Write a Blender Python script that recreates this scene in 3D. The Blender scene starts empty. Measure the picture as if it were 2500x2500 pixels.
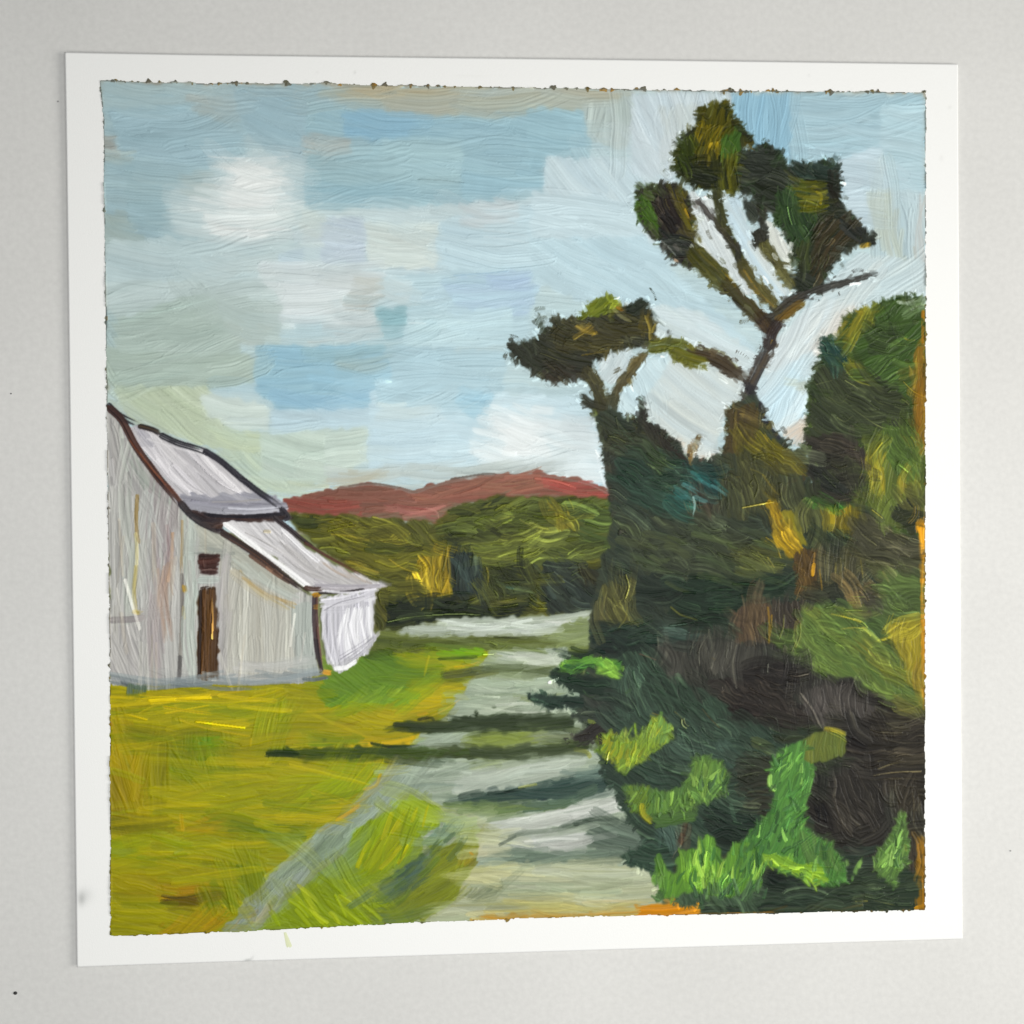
import bpy, math
import numpy as np
from mathutils import Matrix
rng = np.random.default_rng(7)

# ---------------------------------------------------------------- camera, light, exposure
S = 0.125                                    # half the sheet's width in metres
sc = bpy.context.scene
col = sc.collection


def rot3(a, b, c):
    ca, sa, cb, sb, cc, s_ = math.cos(a), math.sin(a), math.cos(b), math.sin(b), math.cos(c), math.sin(c)
    return (np.array([[1, 0, 0], [0, ca, -sa], [0, sa, ca]]) @ np.array([[cb, 0, sb], [0, 1, 0], [-sb, 0, cb]])
            @ np.array([[cc, -s_, 0], [s_, cc, 0], [0, 0, 1]]))


CAM_R = rot3(-0.00823372, -0.04756934, -0.00957921)
CAM_P = np.array([-0.13567371, 0.00800613, 2.21817562])
HH = 1.00422                                 # half height of the sheet in half widths
FOC = 2407.0 / 2500.0
cd = bpy.data.cameras.new('camera')
cam = bpy.data.objects.new('camera', cd)
col.objects.link(cam)
m4 = Matrix([[*CAM_R[i], CAM_P[i] * S] for i in range(3)] + [[0, 0, 0, 1]])
cam.matrix_world = m4
cd.sensor_fit = 'HORIZONTAL'
cd.sensor_width = 36.0
cd.lens = 36.0 * FOC
cd.clip_start = 0.01
cd.clip_end = 20.0
sc.camera = cam

sc.view_settings.view_transform = 'Standard'
sc.view_settings.look = 'None'
sc.view_settings.exposure = 0.0
sc.view_settings.gamma = 1.0
sc.view_settings.use_curve_mapping = False

w = bpy.data.worlds.new('World')
sc.world = w
w.use_nodes = True
w.node_tree.nodes['Background'].inputs[0].default_value = (0.93, 0.97, 1.0, 1)
w.node_tree.nodes['Background'].inputs[1].default_value = 0.08


def area_lamp(name, loc, target, sx, sy, watts, color):
    d = bpy.data.lights.new(name, 'AREA')
    d.shape = 'RECTANGLE'
    d.size, d.size_y, d.energy, d.color = sx, sy, watts, color
    o = bpy.data.objects.new(name, d)
    col.objects.link(o)
    v = np.array(target, float) - np.array(loc, float)
    from mathutils import Vector
    o.rotation_euler = Vector(v).to_track_quat('-Z', 'Y').to_euler()
    o.location = loc
    return o


# the window the sheet is photographed beside: to the right, a little towards the near edge
area_lamp('window_light', (0.70, -0.10, 0.40), (0.04, 0, 0), 0.40, 0.34, 4.86, (1.0, 0.975, 0.925))
# unseen overhead fill lamp, added so the light falls off towards the corners
area_lamp('overhead_fill', (0.0, -0.05, 0.40), (0.001, -0.05, 0), 0.40, 0.40, 1.50, (1.0, 1.0, 0.985))

# light on the sheet as measured (display-linear value of a white card), used to turn photographed colours into paint colours
E0 = 1.06

# ---------------------------------------------------------------- geometry of the sheet
CP = 1085.0                                  # canvas units per half width (about one photo pixel)


def plane(pts):
    """photo pixels -> canvas units on the sheet (x right, y down)"""
    p = np.asarray(pts, float).reshape(-1, 2)
    d = np.stack([(p[:, 0] - 1250) / 2407., -(p[:, 1] - 1250) / 2407., -np.ones(len(p))], 1) @ CAM_R.T
    t = -CAM_P[2] / d[:, 2]
    q = CAM_P + d * t[:, None]
    return np.stack([q[:, 0] * CP, -q[:, 1] * CP], 1)


def P(s):
    return plane([[float(v) for v in a.split(',')] for a in s.split()])


BORDER = '247,201 480,206 750,207 775,205 803,203 830,209 1300,218 1800,226 2257,228 2257,700 2256,1500 2255,2219 1800,2229 1400,2236 1000,2250 600,2271 273,2282 271,1600 266,1200 264,1000 259,600 256,300'
bq = P(BORDER)
G = 1.42
X0, Y0 = bq.min(0) - 16
NX = int((bq[:, 0].max() + 16 - X0) / G)
NY = int((bq[:, 1].max() + 16 - Y0) / G)

# ---------------------------------------------------------------- the painter: strokes with bristles laid into a colour and a height field
LABELS = []


def lab(n):
    if n not in LABELS:
        LABELS.append(n)
    return LABELS.index(n)


C = np.tile(np.array([.42, .45, .30], np.float32), (NY * NX, 1))
Hh = np.zeros(NY * NX, np.float32)
DIR = np.zeros(NY * NX, np.float32)
LB = np.full(NY * NX, -1, np.int16)


def hexc(h):
    h = h.lstrip('#')
    return np.array([int(h[i:i + 2], 16) / 255. for i in (0, 2, 4)], np.float32)


def noise1(n, k):
    a = rng.normal(size=n + 2 * k + 2)
    a = np.convolve(a, np.hanning(2 * k + 3)[1:-1], 'same')[k:k + n]
    return (a / (a.std() + 1e-6)).astype(np.float32)


def boxblur(a, r):
    for ax in (0, 1):
        p = np.concatenate([np.repeat(np.take(a, [0], ax), r + 1, ax), a, np.repeat(np.take(a, [-1], ax), r, ax)], ax)
        cs = np.cumsum(p, ax, dtype=np.float64)
        n = a.shape[ax]
        a = ((np.take(cs, range(2 * r + 1, 2 * r + 1 + n), ax) - np.take(cs, range(0, n), ax)) / (2 * r + 1)).astype(np.float32)
    return a


def inside(poly, pts):
    x, y = pts[:, 0], pts[:, 1]
    r = np.zeros(len(pts), bool)
    n = len(poly)
    for i in range(n):
        x1, y1 = poly[i]
        x2, y2 = poly[(i + 1) % n]
        c = ((y1 > y) != (y2 > y))
        if y1 != y2:
            r ^= c & (x < (x2 - x1) * (y - y1) / (y2 - y1) + x1)
    return r


def spline(q, step):
    q = np.asarray(q, float)
    if len(q) == 2:
        q = np.array([q[0], (q[0] + q[1]) / 2, q[1]])
    e = np.vstack([2 * q[0] - q[1], q, 2 * q[-1] - q[-2]])
    out = []
    for i in range(1, len(e) - 2):
        n = max(2, int(np.hypot(*(e[i + 1] - e[i])) / step))
        t = np.linspace(0, 1, n, endpoint=False)[:, None]
        a, b, c, d = e[i - 1], e[i], e[i + 1], e[i + 2]
        out.append(.5 * (2 * b + (c - a) * t + (2 * a - 5 * b + 4 * c - d) * t * t + (3 * b - a - 3 * c + d) * t ** 3))
    out.append(q[-1:])
    return np.vstack(out)


GRP = np.arange(64)


def stroke(q, wd, c, lb, a0=.95, thick=1.0, vary=.035, c2=None, mix2=0., dry=.55, taper=0., keep=None, bound=None, label=True, ha=None):
    p = spline(q, G * .62)
    n = len(p)
    if n < 4:
        return
    tg = np.gradient(p, axis=0)
    tg /= np.hypot(tg[:, 0], tg[:, 1])[:, None] + 1e-9
    nm = np.stack([-tg[:, 1], tg[:, 0]], 1)
    m = max(4, int(wd / (G * .62)))
    t = np.linspace(-1, 1, m)
    s = np.linspace(0, 1, n)
    kb = int(rng.integers(3, 7))
    b1 = noise1(m, kb)
    b2 = .65 * b1 + .6 * noise1(m, kb + 2)
    b = b1[None] * (1 - s[:, None]) + b2[None] * s[:, None] + .22 * noise1(n, 18)[:, None]
    fine = noise1(m, 2)[None]
    hw = wd / 2 * np.ones(n)
    if taper:
        hw *= 1 - taper * s
    hw *= np.clip(np.minimum(s, 1 - s) * n * G * .62 / (wd * .5) + .45, 0, 1) ** .5
    wob = noise1(n, 55) * min(wd, 30) * .03
    pos = p[:, None, :] + nm[:, None, :] * (t[None, :, None] * hw[:, None, None] + wob[:, None, None])
    j = np.repeat((noise1(m, 1) * wd * .16)[None], n, 0)                      # ragged ends
    pos = pos + tg[:, None, :] * (j * (np.clip(1 - s / .15, 0, 1) + np.clip((s - .85) / .15, 0, 1))[:, None])[..., None] * .6
    ix = ((pos[..., 0] - X0) / G).astype(np.int32)
    iy = ((pos[..., 1] - Y0) / G).astype(np.int32)
    ok = (ix >= 0) & (ix < NX) & (iy >= 0) & (iy < NY)
    et = np.clip((1 - np.abs(t)) * m * .33, .12, 1)[None]
    drop = 1 / (1 + np.exp(-(b * 1.1 + 2.6 - dry * 6.5 * np.clip((s[:, None] - .55) / .45, 0, 1) ** 1.6) * 2.2))
    a = (a0 * et * drop).astype(np.float32)
    idx = (iy * NX + ix)[ok]
    a = a[ok]
    if keep is not None:
        a = a * np.where(GRP[LB[idx]] == GRP[keep], 1, .08)
    if bound is not None:
        a = a * bound[idx]
    cc = np.broadcast_to(c, (n, m, 3)).astype(np.float32).copy()
    if c2 is not None:
        k = np.clip(mix2 + .45 * b, 0, 1)[..., None]
        cc = cc * (1 - k) + c2 * k
    cc *= (1 + vary * (b * .8 + fine * .8))[..., None]
    cc = cc[ok]
    C[idx] = C[idx] * (1 - a[:, None]) + cc * a[:, None]
    rid = np.broadcast_to(1.0 + .50 * b + .55 * fine + .6 * np.clip(np.abs(t)[None] - .78, 0, 1) / .22, (n, m))[ok]
    endb = np.broadcast_to((.5 * np.exp(-((1 - s) * n * G * .62 / 5) ** 2))[:, None], (n, m))[ok]
    ah = a if ha is None else np.minimum(a / a0 * ha, 1)
    Hh[idx] = Hh[idx] * (1 - .8 * ah) + ah * thick * (rid + endb)
    big = a > .4
    if label:
        DIR[idx[big]] = np.broadcast_to(np.arctan2(tg[:, 1], tg[:, 0])[:, None], (n, m))[ok][big]
    if label and lb is not None:
        LB[idx[big]] = lb


EDGES = {'painted_sky': 6, 'painted_path': 8, 'painted_meadow': 7, 'painted_thicket': 8, 'painted_bank': 8, 'painted_tree': 8, 'painted_woodland': 6, 'painted_field': 6}


def underlay(q, c, lb, edge, a0):
    """scrub the patch in thinly first; returns how far strokes may leave it"""
    e = EDGES.get(LABELS[lb], 4.5) if edge is None else edge
    i0, j0 = np.maximum(((q.min(0) - [X0, Y0]) / G - 14).astype(int), 0)
    i1, j1 = np.minimum(((q.max(0) - [X0, Y0]) / G + 14).astype(int), [NX, NY])
    full = np.zeros(NY * NX, np.float32)
    if i1 <= i0 or j1 <= j0:
        return full
    jj, ii = np.mgrid[j0:j1, i0:i1]
    pts = np.stack([X0 + (ii.ravel() + .5) * G, Y0 + (jj.ravel() + .5) * G], 1)
    wx = boxblur(boxblur(rng.normal(size=ii.shape).astype(np.float32), 4), 4).ravel() * 14 * e * .55
    wy = boxblur(boxblur(rng.normal(size=ii.shape).astype(np.float32), 4), 4).ravel() * 14 * e * .55
    m = inside(q, pts + np.stack([wx, wy], 1)).astype(np.float32).reshape(ii.shape)
    k = max(1, int(e / 3.2 / G))
    soft = boxblur(boxblur(m, k), k).ravel()
    idx = (jj * NX + ii).ravel()
    a = soft * min(1., a0 + .04)
    C[idx] = C[idx] * (1 - a[:, None]) + c * a[:, None]
    Hh[idx] = Hh[idx] * (1 - .6 * a) + .5 * a
    LB[idx[soft > .5]] = lb
    r = max(1, int(e / G))
    full[idx] = np.clip(boxblur(m, r).ravel() * 3.2, 0, 1)
    return full


def F(name, cols, ang, wd, pts, bow=.06, maxl=260, a0=.92, jit=7, thick=1., over=5, vary=.03, mix=.5, gap=.55, under=True, edge=None):
    """fill a traced patch with side by side strokes at one angle"""
    lb = lab(name)
    q = P(pts)
    cs = [hexc(c) for c in cols.split()]
    bnd = None
    if under:
        bnd = underlay(q, np.mean(cs, 0), lb, edge, a0)
    A = math.radians(ang)
    d, nn = np.array([math.cos(A), math.sin(A)]), np.array([-math.sin(A), math.cos(A)])
    u, v = q @ d, q @ nn
    vs = np.arange(v.min() + wd * .3, v.max(), wd * gap)
    jobs = []
    for y in vs:
        yy = y + rng.normal() * wd * .12
        xs = []
        for i in range(len(u)):
            k = (i + 1) % len(u)
            if (v[i] > yy) != (v[k] > yy):
                xs.append(u[i] + (u[k] - u[i]) * (yy - v[i]) / (v[k] - v[i]))
        xs.sort()
        for x0, x1 in zip(xs[::2], xs[1::2]):
            L = x1 - x0
            if L < 3:
                continue
            ns = max(1, int(math.ceil(L / maxl)))
            for k in range(ns):
                jobs.append((x0 + L * k / ns - (over if k == 0 else L / ns * .25) * rng.uniform(.1, 1),
                             x0 + L * (k + 1) / ns + (over if k == ns - 1 else L / ns * .2) * rng.uniform(.1, 1), yy))
    order = np.arange(len(jobs))
    if len(jobs) > 3:
        order = np.argsort(np.arange(len(jobs)) + rng.normal(size=len(jobs)) * 2.2)
    for i in order:
        x0, x1, yy = jobs[i]
        L = x1 - x0
        tl = math.tan(math.radians(rng.normal() * jit)) * min(L, 90) / 2
        b = bow * L * rng.uniform(.5, 1.4)
        b = max(-40, min(40, b))
        pp = [d * x0 + nn * (yy - tl - b * .3), d * (x0 + L * .5) + nn * (yy + b * .7), d * x1 + nn * (yy + tl - b * .3)]
        if rng.random() < .4:
            pp = pp[::-1]
        k = rng.integers(len(cs))
        k2 = rng.integers(len(cs))
        base = cs[k] * .7 + cs[k2] * .3
        stroke(pp, wd * rng.uniform(.8, 1.25), base * (1 + rng.normal() * vary * .6), lb, a0=a0, thick=thick, vary=vary,
               c2=cs[k2], mix2=mix * .3, bound=bnd)


def B(name, cols, ang, wd, pts, **k):
    """a patch blended wet into what lies under it"""
    k.setdefault('a0', .62)
    k.setdefault('over', 14)
    k.setdefault('under', False)
    F(name, cols, ang, wd, pts, **k)


DETAIL = []
LATE = []


def L(name, c, wd, pts, c2=None, a0=.95, thick=1.4, taper=.0, dry=.35, vary=.06, mix2=.2):
    """one stroke along a traced line"""
    DETAIL.append((P(pts), wd, hexc(c), lab(name), a0, thick, taper, dry))
    stroke(P(pts), wd, hexc(c), lab(name), a0=a0, thick=thick, vary=vary, c2=hexc(c2) if c2 else None, mix2=mix2, dry=dry, taper=taper)


GRADE = {'painted_sky': (1.03, .86), 'painted_meadow': (.985, 1.28, .985, 1.01, 1.0), 'painted_barn': (1.02, .9, 1.01, 1.0, .975), 'painted_hill': (.98, .9), 'painted_bank': (.92, .85, .98, 1.01, .97), 'painted_thicket': (1.02, 1.05, 1.0, 1.01, .98), 'painted_tree': (1.04, 1.0), 'painted_eaves': (1.14, 1.1), 'painted_path': (1.0, 1.0, 1.0, 1.0, .98), 'painted_roof:upper': (1.07, .8), 'painted_roof:lower': (1.05, .8)}
GRADE.update({'painted_bush:' + k: (.95, .9) for k in 'abcdef'})
HSCALE = .000070
SKY, HILL, WOOD, FAR, PATH, MEAD = 'painted_sky', 'painted_hill', 'painted_woodland', 'painted_field', 'painted_path', 'painted_meadow'
BARN, ROOF, LEAN, EAVE, DOOR, WIN, ENDW = 'painted_barn', 'painted_roof:upper', 'painted_roof:lower', 'painted_eaves', 'painted_door', 'painted_window', 'painted_end_wall'
PINE, TRUNK, PIN2, TRUN2 = 'painted_pine_tree:tall', 'painted_trunk:tall', 'painted_pine_tree:low', 'painted_trunk:low'
THICK, BANK, RTREE, SHRUB = 'painted_thicket', 'painted_bank', 'painted_tree', 'painted_shrub'
BU = ['painted_bush:' + k for k in 'abcdef']
PARTS = [(SKY, None), (HILL, None), (WOOD, None), (FAR, None), (PATH, None), (MEAD, None), (BARN, None), (ROOF, BARN), (LEAN, BARN), (EAVE, BARN),
         (DOOR, BARN), (WIN, BARN), (ENDW, BARN), (PINE, None), (TRUNK, PINE), (PIN2, None), (TRUN2, PIN2), (THICK, None), (BANK, None), (RTREE, None),
         (SHRUB, None)] + [(b, None) for b in BU]
PART_LABELS = {PINE: 'tall painted pine with three dark crowns', PIN2: 'low painted pine leaning left with a flat crown',
               ROOF: 'upper lilac white roof slope', LEAN: 'lower bright white lean-to roof',
               BU[0]: 'yellow green bush beside the path', BU[1]: 'mid green bush right of the yellow green one', BU[2]: 'tallest bright green bush before the dark bank',
               BU[3]: 'spiky grass green bush at the bottom edge', BU[4]: 'small pointed bush by the right edge', BU[5]: 'tiny sprig between two bushes'}

# ----- warm ground showing at the rim, then the sky
F(SKY, '#a9a593 #9c9a8c', 3, 40, '244,197 2260,225 2258,1300 244,1300', jit=3, thick=.3)
F(SKY, '#b3cdd2 #aecad2 #b9d0d2', 2, 26, '258,210 2249,237 2249,1290 268,1290', jit=6, bow=.03, thick=.8)
F(SKY, '#9fbfc8 #a5c3c9 #9abac4', 6, 22, '256,212 610,219 600,430 470,600 262,600', bow=.05)
B(SKY, '#abc4c7 #a9c2c4', 2, 18, '258,210 590,216 500,255 258,262')
B(SKY, '#a6b4b0 #adb6b1', 3, 18, '465,235 590,240 585,300 500,290')
F(SKY, '#97b9c4 #9dbdc8', -3, 16, '270,268 430,262 600,330 520,400 300,380')
B(SKY, '#9cb0ab #a2b5af', 25, 20, '258,525 300,520 350,590 320,625 262,610')
B(SKY, '#a09f96', 0, 9, '256,335 278,335 285,390 258,395')
B(SKY, '#a6b8b3', 5, 10, '262,370 330,375 320,400 262,398')
F(SKY, '#98b8c3 #94b5c1 #9dbcc6', 17, 18, '570,215 800,215 790,410 700,400 600,330')
B(SKY, '#93b4bd #9bb9bf', 0, 16, '310,400 480,410 470,560 330,560')
# big white cloud and what lies under it
F(SKY, '#c4d5d6 #bcd0d3 #c9d8d8', 1, 13, '440,480 480,440 560,388 730,392 740,500 715,590 560,600 420,560', bow=.05, over=34, edge=34, a0=.55)
B(SKY, '#aebdb8 #a9bab6', 2, 14, '450,425 520,420 530,480 460,478', a0=.5)
B(SKY, '#dde5e3 #e3e9e7 #d5dfdf', 1, 12, '550,400 650,392 700,440 700,520 640,590 560,585 480,500', bow=.05, over=30, a0=.6)
B(SKY, '#e9edeb #e6ebe9', 1, 12, '575,410 650,405 670,500 570,505', bow=.05, over=24, a0=.6)
for y in (377, 385, 484, 498, 530, 561, 572):
    L(SKY, '#eff1ef', 6, '%d,%d %d,%d %d,%d' % (500 + rng.integers(60), y, 600, y + 5, 700 + rng.integers(40), y + 1), a0=.75, thick=1.8)
F(SKY, '#b9d0d3 #b4ccd0 #c0d3d4', 6, 18, '262,598 420,580 560,610 740,600 745,690 262,700', bow=.07)
B(SKY, '#bdd2d4 #c3d5d5', -12, 18, '470,680 560,625 740,590 745,640 640,690 540,730')
F(SKY, '#b2cad9 #b6cdd8', 0, 16, '685,618 770,612 770,705 690,705', bow=.02)
# top middle
F(SKY, '#98bcc6 #9bbfc8 #94b9c5', 3, 20, '750,250 1440,285 1440,520 1000,540 750,520', bow=.03)
F(SKY, '#a9b5a9 #a6b3ad #b1b39c', -2, 15, '760,232 840,215 1410,222 1545,233 1545,268 1100,280 960,282 900,276 820,250', bow=.02, maxl=320)
B(SKY, '#b8a883 #b2a37f', -4, 9, '812,232 880,216 1050,214 1160,219 1060,232 850,246', bow=.02)
B(SKY, '#a8a48a #b0a890', 0, 9, '1340,228 1520,228 1500,234 1360,236', bow=.02)
B(SKY, '#acae9a #a9ad9f', 0, 14, '930,245 1110,243 1120,285 960,286')
B(SKY, '#a4b2ab #abb3a4', -2, 14, '1080,250 1300,240 1300,280 1130,290')
F(SKY, '#86b5ce #8bb9d0 #8db7ca', 4, 14, '836,282 900,270 1060,288 1050,315 960,345 850,336', over=14)
B(SKY, '#8ab4c6 #93bac8', 0, 14, '1030,290 1140,300 1120,330 1000,340')
B(SKY, '#aab4b0 #b0b4ad', 3, 14, '748,338 845,338 850,374 748,378')
B(SKY, '#a9b4ad', 6, 14, '1150,330 1190,325 1190,370 1160,375', a0=.4)
F(SKY, '#9fc3cb #a4c7ce #9abdc7', 2, 15, '930,345 1130,345 1130,450 930,450', bow=.02)
F(SKY, '#94bac8 #99bec9 #90b7c5', 3, 20, '1130,300 1440,280 1420,440 1130,500', bow=.02)
B(SKY, '#8fb1b9 #97b7bd', 3, 16, '750,380 950,390 960,430 760,440')
B(SKY, '#8fb5c1 #8ab2c0', 2, 16, '750,440 950,450 950,515 760,510')
L(SKY, '#7d9c9c', 5, '868,430 910,432 952,434', a0=.7)
L(SKY, '#829f9f', 4, '1020,440 1070,442 1135,448', a0=.7)
# mid sky
F(SKY, '#bbd2d7 #b7ced6 #c1d5d8', 2, 18, '745,520 1300,490 1300,690 745,700', bow=.04)
F(SKY, '#b8cbda #bccdd9', 3, 15, '782,532 892,535 890,640 790,640', bow=.06)
F(SKY, '#cbd9d4 #c6d6d3 #ced9d4', 3, 15, '892,545 1072,548 1065,655 900,648', bow=.08)
B(SKY, '#c6d2ca #c2d0cb', 3, 14, '745,515 785,530 780,600 745,600')
F(SKY, '#b7d2db #bad4dc #b1cdd8', 7, 17, '1070,540 1300,500 1300,690 1070,680', bow=.04)
B(SKY, '#bcc8cb', 8, 14, '1130,500 1260,490 1250,540 1140,560')
for y in (565, 580, 600):
    L(SKY, '#cfe0e4', 6, '1180,%d 1240,%d 1300,%d' % (y, y + 6, y + 16), a0=.6, thick=1.8)
B(SKY, '#d0dadc #c6d5d8 #ccd8d8', 1, 17, '640,640 930,648 935,790 645,800', bow=.02, a0=.85)
B(SKY, '#d2ddde', 1, 14, '660,700 900,690 890,720 680,760', bow=.02, a0=.6)
B(SKY, '#b7c6ca', 2, 12, '760,660 870,652 880,668 780,680', a0=.4)
F(SKY, '#b1ced7 #b5d1d9 #acc9d4', -4, 17, '930,680 1290,650 1290,830 950,830', bow=.03)
B(SKY, '#c0d3d6 #bcd0d4', 3, 14, '925,685 1000,685 990,745 930,742')
F(SKY, '#a6c2da #aac6d9 #a9c9d6', -6, 16, '1080,690 1290,660 1320,700 1290,770 1120,750', bow=.03)
B(SKY, '#9fbad9 #a5c0da', -6, 14, '1200,680 1290,672 1290,705 1210,712')
L(SKY, '#86abc4', 5, '1108,675 1170,670 1240,664', a0=.7)
F(SKY, '#b7d5dd #b4d2db #bbd8de', -4, 16, '985,785 1250,750 1245,840 985,850', bow=.03)
L(SKY, '#cfe0e2', 6, '1000,790 1040,792', a0=.8)
F(SKY, '#a7c7d2 #abcad4 #a2c3cf', 4, 18, '930,845 1235,860 1225,960 935,940', bow=.04)
F(SKY, '#88b4bd #8db7be', 2, 14, '922,752 992,752 990,800 922,800', over=8)
B(SKY, '#98bfc8 #8fbac3', 2, 14, '925,800 985,800 970,838 928,834')
L(SKY, '#b4a899', 10, '838,745 880,748 926,746', c2='#a6a49b', a0=.8)
L(SKY, '#9a9c93', 6, '845,757 890,760 926,757', a0=.7)
B(SKY, '#b2b6ac #aebab6', 0, 11, '880,680 925,682 926,735 840,738')
B(SKY, '#b7c6c8 #bccacb', 0, 13, '850,770 920,775 930,830 800,830 790,800', a0=.7)
# left: green grey sky
F(SKY, '#b9cccc #b6cac9 #bed0cf', -10, 18, '262,690 640,690 690,740 620,760 262,800', bow=-.05)
F(SKY, '#aabeb5 #a7bbb2 #b0c3bb #a4b9b0', -12, 17, '264,790 480,720 560,740 590,820 580,940 262,940', bow=.07)
F(SKY, '#b3c6c2 #aec2bd', 18, 16, '530,715 690,745 680,840 590,830 540,780', bow=.06)
B(SKY, '#a9bab4 #b3bfb6', 10, 14, '560,790 660,800 640,845 580,835')
B(SKY, '#a3bdc0', 60, 12, '264,755 285,765 280,850 264,830')
F(SKY, '#a8bcb1 #adc0b6 #a5b9ad', -4, 16, '264,860 620,870 620,930 480,960 264,945', bow=.06)
for a in ('410,832 470,822 540,806', '300,785 400,762 520,732', '350,892 440,872 540,838', '540,940 570,935 596,926', '270,930 330,932 400,924 470,905', '280,815 380,795 500,770'):
    L(SKY, '#8da59e', 4, a, a0=.7)
L(SKY, '#c3d3cb', 7, '508,898 550,896 590,886', a0=.5, thick=.8)
# blue block at the centre left
F(SKY, '#8dbbd0 #92bfd2 #94bdcc', 1, 16, '626,846 940,846 955,925 920,1000 690,1012 640,965 626,930', bow=.02, over=4)
B(SKY, '#86b4cf #8ab7d0', 2, 15, '660,955 920,950 920,992 690,1008')
B(SKY, '#9bb4b2 #a5b5ab #a0bcc0', -3, 12, '820,868 945,868 942,905 830,908')
B(SKY, '#8fb6c0', -2, 12, '750,850 930,846 930,872 750,876')
L(SKY, '#b0a79c', 6, '760,932 800,930 850,928', a0=.5)
L(SKY, '#b5aa9e', 7, '752,838 780,838 810,836', a0=.5)
# yellow green sky over the roof, light lobe beside it
F(SKY, '#b9c8aa #b4c4a6 #bccab0', 30, 15, '285,945 500,945 570,1050 660,1065 662,1120 520,1090 330,1030 300,985', bow=.07)
F(SKY, '#b5c7ae #bdcca9', 14, 14, '500,1040 662,1060 660,1115 540,1085', bow=.08)
F(SKY, '#c9d9d1 #c3d4cd #cddcd5', 8, 15, '490,965 655,985 655,1048 560,1045 500,1000', bow=.06)
F(SKY, '#b4c9b7 #b0c6b8 #bccdb4', 42, 15, '525,1095 640,1110 650,1215 600,1180', bow=.04)
B(SKY, '#a5b8b4 #b2c2b8', 35, 12, '270,985 320,990 440,1060 540,1100 620,1170 600,1170 430,1075 300,1020', a0=.5)
F(SKY, '#b9cdc0 #b5cabd #c0d2c6', 16, 16, '640,1060 795,1040 800,1180 690,1195 640,1180', bow=.07)
B(SKY, '#a4a98f #aab196', 3, 7, '705,1178 800,1180 790,1188 720,1188', a0=.7)
B(SKY, '#c4d4c0 #bccdb0', 3, 12, '620,1170 800,1180 800,1215 660,1215')
F(SKY, '#bed1c6 #c4d5ca #b9cdc3', -5, 13, '792,1040 905,1015 918,1120 800,1160', bow=.03)
# blue-white bottom sky
F(SKY, '#b5d0da #bad5de #b1cdd9', 4, 18, '660,1005 925,995 925,1040 800,1045 670,1060', bow=.04)
F(SKY, '#bcd7e1 #b7d3de #c1dae2', -4, 17, '905,955 1480,970 1480,1185 900,1170', bow=.05)
F(SKY, '#a6c7d3 #abcbd6', -6, 15, '920,930 1200,950 1130,1000 925,990', bow=.08)
B(SKY, '#bfd4d9 #c3d3cf', -4, 14, '930,985 1060,990 1080,1020 930,1020', a0=.7)
F(SKY, '#98c3d6 #9cc5d5', 5, 14, '1120,950 1205,960 1190,1030 1150,1020 1110,980')
B(SKY, '#d3dfe1 #d9e3e4 #cddcdf', 12, 17, '1190,1000 1330,1000 1450,1060 1465,1180 1180,1150 1150,1080', bow=.05, a0=.85)
B(SKY, '#e0e7e7 #dde5e6', 15, 15, '1200,1010 1320,1030 1340,1110 1240,1110', a0=.8)
B(SKY, '#c3cfd2', 10, 14, '1370,1010 1450,1020 1440,1090 1380,1060', a0=.6)
B(SKY, '#b6c3c0 #bac6c0 #adbab6', -4, 13, '800,1150 1090,1125 1370,1125 1370,1160 1100,1170 1000,1190 830,1185', bow=.05)
B(SKY, '#b7b69f #b5b3a0', -10, 9, '790,1180 860,1150 950,1145 930,1165 830,1190', a0=.7)
B(SKY, '#98a4a2 #a9b2ad', -8, 8, '1080,1165 1180,1148 1290,1150 1340,1125 1350,1150 1180,1160', a0=.7)
# upper right sky
F(SKY, '#93bbc9 #98bfcb', 1, 18, '1290,268 1425,275 1420,345 1330,395 1290,430', bow=.01)
F(SKY, '#acbdb9 #a9bab6 #b2c1bc', 90, 16, '1422,262 1545,240 1545,330 1520,372 1440,340', bow=.02)
F(SKY, '#bdd3da #b9d0d9 #c3d6db', 45, 16, '1330,390 1640,390 1640,520 1560,640 1330,600', bow=.05)
F(SKY, '#c2d3da #c6d5da #bdd0d8', 60, 16, '1540,235 1800,232 1740,300 1660,370 1645,430 1545,430', bow=.08)
B(SKY, '#c2ccca #bcc8c5', 95, 14, '1610,270 1700,265 1690,320 1620,330')
B(SKY, '#c3cecf', 95, 14, '1610,350 1650,330 1645,410 1615,400')
F(SKY, '#b5d2dc #b9d5de #b0ced9', 28, 17, '1290,560 1560,570 1660,680 1790,800 1860,890 1600,800 1300,690', bow=.03)
F(SKY, '#bdd5dd #c1d8df', 8, 16, '1300,470 1560,500 1560,580 1300,580', bow=.04)
F(SKY, '#c2d2d6 #bccfd3 #c6d4d3', 24, 16, '1520,740 1700,760 1860,880 1840,960 1780,1010 1640,890 1600,830', bow=.02)
F(SKY, '#8cbbd2 #8fbdd3 #87b6ce', 92, 15, '1785,233 1932,234 1932,400 1860,380 1800,330', bow=.03)
F(SKY, '#a0c2cf #a6c6d1 #9cbfcb', -6, 17, '1930,234 2252,236 2252,480 2060,470 1930,400', bow=.06)
F(SKY, '#a9c9d3 #aecbd4', 6, 17, '2150,260 2252,260 2252,500 2150,480', bow=.04)
F(SKY, '#b9ced8 #b4ccd6 #bed1d9', 6, 16, '2045,395 2145,360 2180,480 2255,480 2255,600 2080,560', bow=-.06)
F(SKY, '#b4cbd1 #b9cfd4 #aec8d0', 84, 16, '2160,470 2255,470 2255,770 2190,770 2120,600', bow=.02)
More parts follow.
